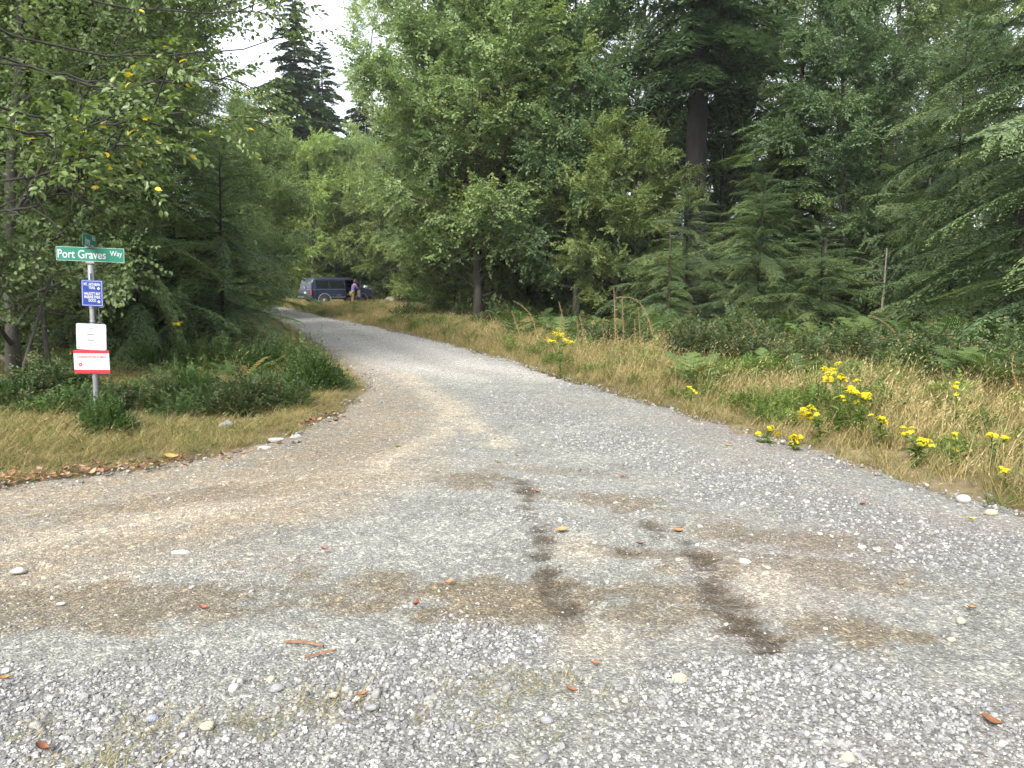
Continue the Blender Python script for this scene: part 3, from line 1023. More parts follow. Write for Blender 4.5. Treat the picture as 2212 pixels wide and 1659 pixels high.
# --- woods in the middle
for kind, px, d, sc, rz, nm, lab, *flat in (
        ('bushy_a', 1032, 32.6, 1.15, 0.3, 'alder_tree', 'leafy alder with thick dark trunk, leftmost of the trunks at the wood edge'),
        ('bushy_b', 1072, 34.5, 1.05, 1.9, 'alder_tree', 'alder with dark trunk just behind the thickest trunk at the wood edge'),
        ('bushy_b', 1108, 35.5, 1.2, 4.0, 'alder_tree', 'leaning alder, third trunk in the row at the wood edge'),
        ('maple', 1165, 36.0, 0.80, 2.0, 'broadleaf_tree', 'dense green broadleaf between the leaning trunk and the foxglove stalks'),
        ('maple', 1245, 31.0, 0.92, 0.8, 'broadleaf_tree', 'bluish green broadleaf with slim straight trunk beside the big fir'),
        ('bushy_b', 1330, 30.0, 0.62, 5.2, 'alder_tree', 'low leafy alder behind the tall seed stalks'),
        ('tall_a', 1130, 44.0, 1.05, 2.2, 'alder_tree', 'tall pale yellow-green alder crown rising above the middle of the wood'),
        ('tall_a', 1055, 50.0, 1.02, 5.1, 'alder_tree', 'tall pale alder crown next to the thin bare stems'),
        ('tall_b', 1360, 42.0, 1.0, 1.2, 'alder_tree', 'tall alder crown filling the gap before the big fir'),
        ('bushy_a', 960, 49.0, 0.98, 0.4, 'alder_tree', 'wide bushy alder with boughs reaching over the dry field'),
        ('bushy_b', 850, 63.0, 0.96, 3.2, 'alder_tree', 'bushy alder over the hood end of the van'),
        ('bushy_a', 765, 67.0, 1.0, 2.6, 'alder_tree', 'bushy alder standing behind the middle of the van'),
        ('bushy_b', 680, 64.0, 1.05, 0.9, 'alder_tree', 'pale bushy alder behind the rear doors of the van'),
        ('bushy_a', 600, 67.0, 1.0, 5.5, 'alder_tree', 'bushy alder at the far bend of the road'),
        ('airy', 905, 62.0, 1.08, 0.2, 'alder_tree', 'airy tall alder with several thin bare stems against the sky'),
        ('airy', 800, 72.0, 1.05, 2.5, 'alder_tree', 'airy alder top beside the dark conifer spire'),
        ('spire', 655, 70.0, 1.0, 0.0, 'conifer_tree', 'tall dark conifer spire standing against the pale sky'),
        ('spire', 715, 84.0, 1.0, 1.0, 'conifer_tree', 'smaller conifer tip just beside the tall spire'),
        ('spire', 800, 80.0, 0.86, 2.0, 'conifer_tree', 'dark conifer half hidden behind the airy alder'),
        # --- right hand wood
        ('fir', 1490, 31.0, 1.0, 0.6, 'fir_tree', 'huge dark fir with thick bare trunk and drooping boughs'),
        ('hemlock_low', 1480, 25.0, 1.0, 0.0, 'hemlock_tree', 'bright hemlock boughs in front of the huge fir trunk', .78),
        ('hemlock', 1700, 27.0, 0.92, 1.4, 'hemlock_tree', 'dark feathery hemlock filling the wood between the fir and the snag', .72),
        ('tall_b', 1760, 37.0, 0.95, 2.8, 'alder_tree', 'alder crown showing sky gaps behind the feathery hemlock'),
        ('maple', 1810, 26.0, 0.70, 2.8, 'broadleaf_tree', 'round-leaved broadleaf beside the pale broken snag'),
        ('tall_a', 1600, 45.0, 1.05, 0.8, 'alder_tree', 'sunlit pale alder seen through the boughs of the huge fir'),
        ('hemlock_fine', 2195, 19.5, 1.12, 2.0, 'hemlock_tree', 'big hemlock with reddish trunk at the right edge'),
        ('hemlock_fine', 2420, 14.0, 1.1, 3.3, 'hemlock_tree', 'hemlock whose boughs reach in over the upper right corner'),
        ('hemlock_b', 1990, 30.0, .75, 3.9, 'hemlock_tree', 'shaded hemlock deep behind the thin pole trunks'),
        ('maple', 2080, 28.0, .62, 0.5, 'broadleaf_tree', 'shaded broadleaf behind the big right hemlock'),
        # --- left hand wood
        ('hemlock_fine', 385, 16.5, 0.62, 0.5, 'hemlock_tree', 'dark hemlock with low sweeping boughs behind the sign post shrubs', .5),
        ('hemlock', 165, 21.0, 1.15, 2.2, 'conifer_tree', 'blue-green conifer rising behind the leaves above the signs'),
        ('near_alder', 240, 14.8, 0.52, 0.8, 'alder_tree', 'dense leafy alder behind the street name sign'),
        ('near_alder', 20, 12.0, 0.98, 2.9, 'alder_tree', 'dense leafy alder at the left edge behind the shrubs'),
        ('near_alder_b', 430, 24.0, .85, 1.1, 'alder_tree', 'alder at the right flank of the left wood, along the road'),
        ('near_alder_b', 130, 15.5, 1.15, 4.0, 'alder_tree', 'alder whose leaves fill the space left of the sign post'),
        ('near_alder', 140, 28.0, 1.1, 5.0, 'alder_tree', 'taller alder behind the dark hemlock on the left'),
        ('near_alder_b', 530, 33.0, 0.9, 3.0, 'alder_tree', 'rounded alder over the road bend beside the dark hemlock'),
        ('near_alder', 0, 18.5, 1.25, 0.2, 'alder_tree', 'tall alder crown in the upper left corner behind the hanging leaves'),
        ('bushy_b', 985, 36.5, 0.66, 2.0, 'alder_tree', 'low alder reaching over the field just left of the thick trunks'),
        ('bushy_a', 1215, 34.0, 0.62, 3.6, 'alder_tree', 'low alder between the leaning trunk and the slim straight trunk'),
        ('near_alder_b', 560, 40.0, 1.0, 1.7, 'alder_tree', 'far rounded alder at the inside of the road bend'),
        ('maple', 1560, 39.0, .95, 2.2, 'broadleaf_tree', 'broadleaf crown right behind the trunk of the huge fir'),
        ('tall_b', 1990, 42.0, .85, 3.2, 'alder_tree', 'alder crown closing the gap high behind the right hemlocks'),
        ('hemlock_low', 1665, 27.0, 1.05, 1.0, 'hemlock_tree', 'hemlock boughs hanging beside the lower trunk of the huge fir', 1.3),
        ('hemlock_low', 1880, 25.5, 1.0, 3.0, 'hemlock_tree', 'shaded hemlock behind the thin pale pole', 1.3),
        ('hemlock_low', 480, 16.0, 0.78, 1.5, 'hemlock_tree', 'low hemlock sweeping its boughs toward the road corner', .7),
        ('hemlock_low', 300, 14.2, 0.70, 4.5, 'hemlock_tree', 'low hemlock boughs just right of the sign post', .85),
        ('hemlock_low', 90, 15.0, 0.85, 3.5, 'hemlock_tree', 'low hemlock boughs left of the sign post', 1.1),
        ('hemlock_low', 1630, 21.5, 0.85, 2.3, 'hemlock_tree', 'low spreading hemlock left of the pale snag', .75),
        ('hemlock_low', 1775, 20.5, 0.78, 4.1, 'hemlock_tree', 'low spreading hemlock in front of the pale snag', .5),
        ('hemlock_low', 2050, 22.5, 1.1, 5.6, 'hemlock_tree', 'hemlock with drooping boughs left of the big right hemlock', 1.5),
        ('tall_b', 1900, 33.0, 0.9, 5.9, 'alder_tree', 'leafy crown filling the top right behind the hemlock boughs'),
        ('tall_a', 2120, 36.0, 0.85, 0.9, 'alder_tree', 'pale crown seen through the boughs in the upper right corner'),
        ('bushy_b', 1150, 39.0, 1.0, 0.3, 'alder_tree', 'pale alder crown just above the leaning trunk'),
        ('bushy_b', 900, 58.0, 1.05, 4.3, 'alder_tree', 'pale alder between the hood of the van and the wide bushy alder'),
        ('sapling', 1445, 21.5, 0.98, 0.4, 'hemlock_sapling', 'young hemlock, taller of the two saplings below the fir'),
        ('sapling', 1492, 17.4, 0.40, 1.4, 'hemlock_sapling', 'little bright hemlock sapling below the taller one'),
):
    x, y = spot(px, d)
    plant_tree(kind, x, y, nm, lab, sc=sc, rz=rz, szz=flat[0] if flat else None)

# --- far wood behind everything: reads as one mass
pos, rot, scl, idx = [], [], [], []
kinds = ['tall_a', 'tall_b', 'bushy_a', 'maple', 'hemlock', 'spire']
g = np.random.default_rng(5)


def far_row(pts, choices, s0, s1):
    for x, y in pts:
        k = g.choice(choices)
        pos.append((x, y, -0.05)); rot.append((0, 0, g.uniform(0, 6.28))); s = g.uniform(s0, s1); scl.append((s, s, s)); idx.append(kinds.index(k))


far_row([(x + g.normal(0, 1.5), 44 + 0.25 * x + g.normal(0, 2)) for x in np.arange(9, 45, 4.6)], ['tall_a', 'tall_b', 'maple', 'hemlock'], .4, .62)
far_row([(x + g.normal(0, 1.5), 33 + 0.1 * x + g.normal(0, 2)) for x in np.arange(16, 40, 4.5)], ['hemlock', 'maple', 'hemlock'], .45, .7)
far_row([(x + g.normal(0, 1.5), 56 + g.normal(0, 3)) for x in np.arange(-4, 50, 5)], ['tall_a', 'tall_b', 'bushy_a'], .5, .72)
far_row([(x + g.normal(0, 1.5), 74 + g.normal(0, 3)) for x in np.arange(-26, -4, 4)], ['bushy_a', 'maple'], .8, 1.0)
far_row([(x + g.normal(0, 2), 100 + g.normal(0, 6)) for x in np.arange(-80, 60, 6)], ['bushy_a', 'spire', 'maple', 'hemlock'], .6, 0.78)
far_row([(x + g.normal(0, 1), 26 - 0.6 * (x + 12) + g.normal(0, 2)) for x in np.arange(-34, -17.4, 3.3)], ['hemlock', 'maple', 'tall_b'], .7, 1.0)
far_row([(x + g.normal(0, 1.5), 45 + g.normal(0, 3)) for x in np.arange(-46, -23, 4.5)], ['maple', 'bushy_a', 'hemlock'], .7, .95)
vm = [me for k in kinds for me in TREE[k]]
scatter('far_forest', pos + pos, rot + rot, scl + scl, [2 * i for i in idx] + [2 * i + 1 for i in idx], vm, 'mixed green trees massed behind the front of the wood', 'forest')


# --- slim poles and a broken snag at the right
def pole_tree(name, px, d, top, r, mat, label, cat, lean=0.0, stubs=6, seed=0):
    g = np.random.default_rng(seed)
    x, y = spot(px, d)
    e = empty(name, (x, y, 0), 0, label, cat)
    q = MB()
    k = 9
    z = np.linspace(-.1, top, k)
    p = np.stack([lean * z + np.cumsum(g.normal(0, .012 * top / 3, k)), np.cumsum(g.normal(0, .01 * top / 3, k)), z], 1)
    q.tube(p, np.linspace(r, r * .6, k), 8)
    q.build('trunk', mat, e, True)
    for i in range(stubs):
        q = MB()
        t = g.uniform(.3, .98)
        p0 = np.array([np.interp(t * top, z, p[:, c]) for c in range(3)])
        a = g.uniform(0, 6.28)
        q.tube(curve_pts(p0, (math.cos(a), math.sin(a), g.uniform(-.2, .4)), g.uniform(.3, 1.3), 4, -.2, g, .12), np.linspace(r * .22, .003, 5), 4, cap=False)
        q.build('dead_branch', mat, e, True)
    return e


pole_tree('snag', 1768, 26.0, 3.5, 0.075, M['snag_wood'], 'pale broken snag with bare grey wood among dark boughs', 'snag', 0.03, 3, 1)
pole_tree('pole_trunk', 1905, 23.5, 2.6, 0.035, M['snag_wood'], 'thin pale dead pole trunk standing before the dark wood', 'trunk', 0.0, 4, 2)
pole_tree('pole_trunk', 1990, 26.0, 5.0, 0.06, M['bark_alder'], 'mottled slim trunk right of the thin pale pole', 'trunk', 0.01, 5, 3)
pole_tree('pole_trunk', 1945, 27.0, 5.0, 0.05, M['bark_fir'], 'dark slim trunk between the pale pole and the mottled trunk', 'trunk', 0.01, 5, 4)
pole_tree('young_tree', 100, 12.4, 2.4, 0.045, M['bark_alder'], 'thin dark young trunk in front of the dry clearing', 'tree', -0.02, 14, 5)
pole_tree('dead_shrub', 25, 11.2, 1.7, 0.03, M['bark_alder'], 'bare crooked stems leaning over the low shrubs', 'shrub', 0.35, 16, 6)

# --- the tree whose limbs hang in from the left above the signs
e = empty('overhanging_tree', (-5.6, 4.6, 0), 0, 'near tree hanging large leaves, some turned yellow, in from upper left', 'tree')
g = np.random.default_rng(31)
tb, cb = MB(), MB()
o = np.array([-5.6, 4.6, 0])
trunk = np.array([(-5.6, 4.6, -.1), (-5.5, 4.65, 1.2), (-5.45, 4.7, 2.4), (-5.3, 4.9, 3.8), (-5.2, 5.1, 5.2), (-5.0, 5.2, 6.6)]) - o
tb.tube(trunk, [.13, .11, .10, .08, .055, .03], 8)
limbs = []
for st, ends, L in (
        ((-5.45, 4.7, 2.5), [at(60, 300, 5.4), at(230, 250, 5.3), at(350, 235, 5.2)], 0),
        ((-5.45, 4.7, 2.2), [at(40, 400, 5.2), at(170, 340, 5.1), at(290, 300, 5.0)], 0),
        ((-5.45, 4.7, 2.0), [at(30, 470, 5.2), at(110, 420, 5.2), at(190, 380, 5.1)], 0),
        ((-5.2, 5.0, 4.2), [at(120, 130, 7.0), at(330, 120, 7.2), at(520, 105, 7.3), at(640, 60, 7.4)], 1),
        ((-5.2, 5.0, 3.8), [at(150, 200, 7.0), at(380, 180, 7.2), at(520, 165, 7.3), at(600, 210, 7.4)], 1),
        ((-5.1, 5.1, 4.9), [at(200, 40, 7.2), at(380, 20, 7.2), at(520, 30, 7.3), at(620, 15, 7.4)], 1),
        ((-5.1, 5.1, 5.6), [at(240, -60, 7.2), at(420, -40, 7.2), at(560, -30, 7.2)], 1),
        ((-5.2, 5.0, 3.4), [at(150, 300, 7.0), at(330, 240, 7.2), at(480, 250, 7.3), at(560, 255, 7.4)], 2),
        ((-5.3, 4.9, 3.2), [at(60, 150, 5.8), at(200, 170, 5.8), at(300, 200, 5.8)], 2)):
    ctrl = np.array([st] + list(ends)) - o
    t = np.linspace(0, len(ctrl) - 1, 14)
    pl = np.stack([np.interp(t, range(len(ctrl)), ctrl[:, c]) for c in range(3)], 1)
    for _ in range(2):
        pl[1:-1] = (pl[:-2] + 2 * pl[1:-1] + pl[2:]) / 4
    pl[1:] += g.normal(0, .018, pl[1:].shape)
    tb.tube(pl, np.linspace(.014, .003, 14), 5, cap=False)
    limbs.append((pl, L))
AN, DI = [], []
for pl, L in limbs:
    i0 = 4
    for j in range(8 if L == 1 else (20 if L == 0 else 4)):
        s = g.uniform(i0, 13)
        p = np.array([np.interp(s, range(14), pl[:, c]) for c in range(3)])
        dd = pl[min(13, int(s) + 1)] - pl[min(12, int(s))]
        dd /= np.linalg.norm(dd)
        d = dd * .8 + g.normal(0, .5, 3) + [0, 0, .15]
        Ls = g.uniform(.18, .5)
        sp = curve_pts(p, d, Ls, 3, -.15, g, .12)
        tb.tube(sp, [.006, .005, .004, .002], 4, cap=False)
        AN += list(sp[1:]); DI += list(np.diff(sp, axis=0))
    AN += list(pl[-3:]); DI += list(np.diff(pl, axis=0)[-3:])
AN, DI = np.array(AN), np.array(DI)
for tpl in TW_NEAR:
    s = g.choice(len(AN), int(len(AN) * 0.21), replace=False)
    s = s[(AN[s, 2] > 2.22) | (AN[s, 1] > 1.5)]
    d = DI[s] / np.linalg.norm(DI[s], axis=1)[:, None] + g.normal(0, .3, (len(s), 3))
    cb.stamp(tpl, frames(d, roll=g.normal(0, .5, len(s))) * g.uniform(.75, 1.15, len(s))[:, None, None], AN[s])
tb.build('trunk', M['bark_fir'], e, True)
cb.build('crown', M['near_leaf'], e)

# ------------------------------------------------------------------ shrubs, ferns
def shrub_mesh(seed, n, tws, leafm, r=0.55, h=0.5, up=0.5):
    g = np.random.default_rng(seed)
    cb, sb = MB(), MB()
    lob = [(g.normal(0, r * .6), g.normal(0, r * .6), g.uniform(.3, 1.25)) for _ in range(9)]
    for i, tpl in enumerate(tws):
        c = n // len(tws)
        k = g.integers(0, len(lob), c)
        L = np.array(lob)[k]
        d = g.normal(0, 1, (c, 3))
        d /= np.linalg.norm(d, axis=1)[:, None]
        d[:, 2] = np.abs(d[:, 2])
        rr = g.uniform(.2, 1, c) ** .5 * g.lognormal(0, .16, c)
        p = np.stack([L[:, 0] + d[:, 0] * rr * r * .6, L[:, 1] + d[:, 1] * rr * r * .6, d[:, 2] * rr * h * L[:, 2]], 1)
        dd = d * [1, 1, .6] + [0, 0, up] + g.normal(0, .35, (c, 3))
        cb.stamp(tpl, frames(dd, roll=g.normal(0, .5, c)) * g.uniform(.6, 1.25, c)[:, None, None], p, g.normal(0, .14, c))
    for i in range(12):
        a = g.uniform(0, 6.28)
        d = np.array([math.cos(a) * .6, math.sin(a) * .6, 1])
        sb.tube(curve_pts((g.normal(0, .06), g.normal(0, .06), -.03), d, h * g.uniform(.7, 1.0), 3, .2, g, .1), [.010, .008, .006, .003], 4, cap=False)
    return sb.mesh('stems', M['bark_red'], True), cb.mesh('crown', leafm)


def frond(mb, p0, az, L, rise, arch, npair, wid, tint, g, tip_dark=0):
    """one pinnate frond: rachis arching outward with pairs of pinnae"""
    k = npair
    s = np.linspace(0, 1, k + 1)
    rx = np.sin(np.clip(s * arch, 0, 1.9)) / max(math.sin(min(arch, 1.57)), .4) * L * .75
    rz = rise * (s - .62 * s ** 2.2) * L * 1.4
    ca, sa = math.cos(az), math.sin(az)
    P = np.stack([p0[0] + ca * rx, p0[1] + sa * rx, p0[2] + rz], 1)
    mb.tube(P[::3] if k >= 9 else P, np.linspace(.004, .0015, len(P[::3] if k >= 9 else P)), 3, tint * .5, cap=False)
    side = np.array([-sa, ca, 0])
    for i in range(2, k + 1):
        q = s[i]
        w = wid * math.sin(math.pi * min(1, (q * .88 + .12))) ** .8 * (1.05 - q) * 1.6 + .008
        fw = (P[i] - P[i - 1]) / (np.linalg.norm(P[i] - P[i - 1]) + 1e-6)
        for sd_ in (1, -1):
            d = side * sd_ * .9 + fw * .45 + np.array([0, 0, -.18 + g.normal(0, .08)])
            d /= np.linalg.norm(d)
            c = P[i]
            nl = 7 if wid > .15 else 1
            if nl == 1:
                b = fw * (L / k) * .40
                mb.add([c - b * .6, c + d * w * .5 - b * .8, c + d * w, c + d * w * .5 + b * .8, c + b * .6], [[0, 1, 3], [0, 3, 4], [1, 2, 3]], np.clip(tint + g.normal(0, .08), 0, 1))
                continue
            for j in range(nl):
                t0, t1 = j / nl, (j + .8) / nl
                ll = (L / k) * .62 * (1.05 - .85 * j / nl)
                for s2 in (1, -1):
                    e2 = fw * s2 * ll + np.array([0, 0, -.12 * ll])
                    mb.add([c + d * w * t0, c + d * w * t1, c + d * w * (t1 + .12 / nl) + e2, c + d * w * (t0 + .3 / nl) + e2 * .85], [[0, 1, 2], [0, 2, 3]], np.clip(tint + g.normal(0, .08), 0, 1))


def fern_mesh(seed, n, L, rise, arch, npair, wid, dry=0.0):
    g = np.random.default_rng(seed)
    out = []
    for i in range(n):
        q = MB()
        az = i * 6.28 / n + g.uniform(-.3, .3)
        frond(q, (g.normal(0, .03), g.normal(0, .03), 0), az, L * g.uniform(.7, 1.15), rise * g.uniform(.75, 1.2), arch * g.uniform(.85, 1.15), npair, wid * g.uniform(.8, 1.15), 1.0 if g.uniform() < dry else g.uniform(.2, .85), g)
        out.append(q)
    return out


SHRUB = {'green': [shrub_mesh(300 + i, 1500, TW_SHRUB, M['shrub_leaf'], .55, .48) for i in range(2)],
         'salal': [shrub_mesh(310 + i, 1300, TW_SALAL, M['dark_shrub'], .6, .6) for i in range(2)],
         'tuft': [shrub_mesh(320, 760, TW_SHRUB, M['shrub_leaf'], .26, .36, 1.6)]}


ORD = 'first second third fourth fifth sixth seventh eighth ninth tenth eleventh twelfth thirteenth fourteenth fifteenth sixteenth seventeenth eighteenth nineteenth twentieth'.split()
ORD += ['twenty-' + o for o in ORD[:9]] + ['thirtieth'] + ['thirty-' + o for o in ORD[:9]]


def lz(x, y):
    return float(land_z(np.array([x]), np.array([y]))[0])


def put_shrub(kind, v, x, y, sc, sz, label, group=None, name='shrub'):
    sm, cm = SHRUB[kind][v]
    e = empty(name, (x, y, lz(x, y)), RNG.uniform(0, 6.28), label, 'shrub', group)
    e.scale = (sc, sc, sz)
    link('stems', sm, e)
    link('crown', cm, e)
    return e


g = np.random.default_rng(77)
for i, px in enumerate(np.arange(-60, 660, 48)):
    x, y = gp(px, 872 + g.uniform(-8, 14) - (18 if px > 560 else 0))
    put_shrub('green' if i % 3 else 'salal', i % 2, x, y, g.uniform(.5, .95), g.uniform(.4, .9), ORD[i] + ' shrub from the left border in the low green band by the post', 'low shrub band left of the road')
for i, px in enumerate(np.arange(330, 610, 56)):
    x, y = gp(px, 800 + g.uniform(-12, 12))
    put_shrub('salal' if i % 2 else 'green', i % 2, x, y, g.uniform(.7, 1.0), g.uniform(.65, 1.0), ORD[i] + ' shrub from the left in the taller row under the dark hemlock', 'shrubs under the left hemlock')
x, y = gp(662, 838)
put_shrub('green', 0, x, y, .72, 1.15, 'bright green shrub standing at the corner of the two roads')
x, y = gp(232, 940)
put_shrub('tuft', 0, x, y, .66, .86, 'small bright green bush at the foot of the sign post')
for i, (px, py) in enumerate(((1840, 800), (1895, 815), (1950, 822), (2010, 818), (2065, 832), (2130, 845), (2190, 862))):
    x, y = gp(px, py)
    put_shrub('salal', i % 2, x, y, g.uniform(.7, 1.0), g.uniform(.6, 1.0), ORD[i] + ' dark leafy shrub from the left among the right bank weeds', 'dark shrubs on the right bank')
for i in range(11):
    px = 1600 + 62 * i
    x, y = gp(px, np.interp(px, [1600, 1900, 2230], [786, 800, 838]) + g.uniform(-10, 10))
    put_shrub('salal', i % 2, x, y, g.uniform(.8, 1.15), g.uniform(.65, 1.0), ORD[i] + ' shrub from the left in the dark brush before the right ferns', 'dark brush before the right ferns')
for i, (px, py) in enumerate(((880, 690), (940, 684), (1000, 690), (1060, 702), (1180, 720), (1240, 735), (1290, 760), (1370, 760), (1500, 790), (1560, 782), (1600, 775))):
    x, y = gp(px, py)
    put_shrub('salal', i % 2, x, y, g.uniform(.8, 1.2), g.uniform(.8, 1.3), ORD[i] + ' shaded shrub from the left along the foot of the wood', 'shrubs along the wood edge')
for i, (px, py) in enumerate(((520, 652), (560, 645), (600, 640), (640, 638))):
    x, y = gp(px, 655)
    y = 58 + i; x = at(px, 640, y)[0]
    put_shrub('green', i % 2, x, y, 1.6, 2.0, ORD[i] + ' round bush from the left at the far road bend', 'bushes at the road bend')

# ferns: every frond a part
FERN = {'sword': [fern_mesh(400 + i, 13, .85, .75, 1.5, 22, .09, .06) for i in range(2)], 'bracken': [fern_mesh(410 + i, 7, 1.0, 1.0, 1.25, 15, .26, .08) for i in range(3)]}
FERN = {k: [[q.mesh('frond', M['fern']) for q in v] for v in vs] for k, vs in FERN.items()}


def put_fern(kind, v, x, y, sc, label, group):
    e = empty(kind + '_fern', (x, y, lz(x, y)), RNG.uniform(0, 6.28), label, 'fern', group)
    e.scale = (sc, sc, sc * RNG.uniform(.85, 1.1))
    for me in FERN[kind][v]:
        link('frond', me, e)


for i in range(34):
    px = 1590 + 19 * i
    py = np.interp(px, [1590, 1750, 2000, 2250], [758, 764, 778, 800]) + g.uniform(-26, 10)
    x, y = gp(px, py)
    put_fern('bracken', i % 3, x, y, g.uniform(.75, 1.15), ORD[i] + ' bracken fern from the left at the foot of the right wood', 'bracken along the right wood')
for i, (px, py) in enumerate(((1495, 842), (1530, 850), (1570, 800), (1640, 815), (1720, 830), (1760, 800))):
    x, y = gp(px, py)
    put_fern('bracken', i % 3, x, y, g.uniform(.5, .75), ORD[i] + ' small pale fern from the left in the dry bank', 'small ferns in the dry bank')
for i in range(13):
    px = 1930 + 25 * i
    x, y = gp(px, np.interp(px, [1930, 2230], [815, 868]) + g.uniform(-14, 14))
    put_fern('bracken', i % 3, x, y, g.uniform(.6, .9), ORD[i] + ' fern from the left in the dark tangle near the right border', 'ferns in the dark tangle at the right')
for i in range(12):
    px = 1120 + 29 * i
    x, y = gp(px, 728 + g.uniform(-12, 18) + (px - 1120) * .06)
    put_fern('bracken', i % 3, x, y, g.uniform(.8, 1.15), ORD[i] + ' bracken fern from the left among the tall seed stalks', 'bracken by the seed stalks')
for i, (px, py) in enumerate(((370, 830), (395, 800), (430, 838), (470, 800), (520, 826), (560, 812), (600, 800))):
    x, y = gp(px, py)
    put_fern('sword', i % 2, x, y, g.uniform(.7, .95), ORD[i] + ' sword fern from the left under the dark hemlock', 'sword ferns left of the road')

# ------------------------------------------------------------------ grass
def grass_tuft(seed, n, h, spread, bend, mat, heads=0.0, w=0.0035, lo=0.0, hi=1.0):
    g = np.random.default_rng(seed)
    mb = MB()
    for i in range(n):
        a, L = g.uniform(0, 6.28), h * g.uniform(.45, 1.15)
        p = np.array([g.normal(0, spread), g.normal(0, spread), -.02])
        lean = abs(g.normal(0, bend)) + .05
        d = np.array([math.cos(a) * lean, math.sin(a) * lean, 1.0])
        cv = g.uniform(.1, .6) * bend * 2
        pts = [p + d * L * s + np.array([math.cos(a), math.sin(a), -.45]) * cv * L * s * s for s in (0, .4, .75, 1.0)]
        ww = w * g.uniform(.7, 1.3)
        b = np.array([-math.sin(a + .6), math.cos(a + .6), 0])
        t = g.uniform(lo, hi)
        v = [pts[0] - b * ww, pts[0] + b * ww, pts[1] - b * ww * .8, pts[1] + b * ww * .8, pts[2] - b * ww * .5, pts[2] + b * ww * .5, pts[3]]
        mb.add(v, [[0, 1, 3], [0, 3, 2], [2, 3, 5], [2, 5, 4], [4, 5, 6]], t)
        if g.uniform() < heads:
            q = pts[3]
            dd = (pts[3] - pts[2]) / np.linalg.norm(pts[3] - pts[2])
            l = g.uniform(.05, .11)
            mb.add([q - dd * l * .4, q + b * .007, q + dd * l * .6, q - b * .007, q + dd * .1 * l + np.array([0, 0, .008])], [[0, 1, 4], [1, 2, 4], [2, 3, 4], [3, 0, 4]], min(1, t + .15))
    return mb.mesh('tuft', mat)


DG, GG = M['dry_grass'], M['green_grass']
TUFT = [grass_tuft(500, 26, .62, .07, .22, DG, .5), grass_tuft(501, 26, .55, .08, .30, DG, .5), grass_tuft(502, 24, .5, .09, .5, DG, .25), grass_tuft(503, 30, .30, .09, .7, DG, .0, .0035),
        grass_tuft(504, 30, .24, .09, .6, GG, .0, .004), grass_tuft(505, 26, .38, .09, .45, GG, .1, .004), grass_tuft(506, 22, .34, .10, 1.1, DG, .0, .003, .2, .9), grass_tuft(507, 8, .8, .06, .2, DG, .9, .0025), shrub_mesh(330, 170, TW_SHRUB, M['weed'], .20, .42, 1.0)[1]]


def grass_field(cnt, xr, yr, dens, pick, size, seed):
    g = np.random.default_rng(seed)
    x, y = g.uniform(*xr, cnt), g.uniform(*yr, cnt)
    d = sdist(ROAD, x, y) + 0.12 * wob(x, y, .5, 20)
    k = dens(x, y, d) * np.where(d > -0.02, 1, np.clip(1 + d / .16, 0, 1) * .25)
    s = g.uniform(0, 1, cnt) < k
    x, y, d = x[s], y[s], d[s]
    idx = pick(x, y, d, g)
    sc = size(x, y, d) * g.uniform(.6, 1.3, len(x))
    return np.stack([x, y, land_z(x, y)], 1), np.stack([g.normal(0, .1, len(x)), g.normal(0, .1, len(x)), g.uniform(0, 6.28, len(x))], 1), np.stack([sc * 1.5, sc * 1.5, sc], 1), idx


def pick_verge(x, y, d, g):
    gr = wob(x, y, 1.6, 7) + g.normal(0, .5, len(x))
    a = g.choice([0, 0, 1, 1, 2, 3, 6, 7, 5], len(x))
    a = np.where(wob(x, y, 2.2, 35) > .5, g.choice([3, 6, 6, 2, 5, 4], len(x)), a)
    near = d < 0.45 + .2 * wob(x, y, 1.0, 44)
    a = np.where(near, g.choice([3, 6, 6, 4, 2, 1], len(x)), a)
    a = np.where((gr > 1.7 - .5 * ((x > 2.8) & (y < 16))) & ~near, g.choice([4, 5, 5, 5, 2, 6, 8], len(x)), a)
    return np.where((g.uniform(0, 1, len(x)) < .02) & ~near, 8, a)


def pick_left(x, y, d, g):
    a = g.choice([3, 3, 3, 6, 6, 2, 4, 4, 5], len(x))
    return np.where(d < .5, g.choice([3, 6, 6, 4, 3], len(x)), a)


def dens_right(x, y, d):
    w = sdist(RIGHT_WOOD, x, y)
    return np.clip(w / 1.2 + .35, 0, 1) * np.clip(.7 + d * 2.2, 0, 1) * np.clip(.85 + .3 * wob(x, y, 1.2, 9), .2, 1)


F = [grass_field(30000, (-6, 12), (2.0, 24), lambda x, y, d: dens_right(x, y, d) * (x > np.interp(y, [2, 9, 12, 20, 24], [2, 1, 0, -3.5, -5])), pick_verge, lambda x, y, d: np.clip(.38 + .18 * d, .38, .60), 1),
     grass_field(34000, (-26, 6), (20, 66), lambda x, y, d: np.clip(sdist(RIGHT_WOOD, x, y) / 2 + .6, 0, 1) * (x > np.interp(y, [20, 30, 40, 50, 66], [-4.5, -7.5, -12, -18, -30])) * np.clip(.4 + d, 0, 1), pick_verge, lambda x, y, d: np.clip(.28 + .18 * d, .28, .52), 2),
     grass_field(12000, (-9, -1.6), (4.8, 12.5), lambda x, y, d: np.clip(.3 + .9 * d, 0, .85) * np.where((y > 8.9) & (y < 11.2) & (x < -2.9), .15, 1), pick_left, lambda x, y, d: np.clip(.25 + .13 * d, .25, .42), 3),
     grass_field(9000, (-16, -2), (12.5, 30), lambda x, y, d: np.clip(.4 + d, 0, .8), pick_verge, lambda x, y, d: np.clip(.35 + .2 * d, .35, .6), 4),
     grass_field(4000, (-34, -12), (40, 66), lambda x, y, d: .8 * (d < 8), pick_verge, lambda x, y, d: .5 + 0 * x, 5)]
P, Q, S, I = [np.concatenate([f[i] for f in F]) for i in range(4)]
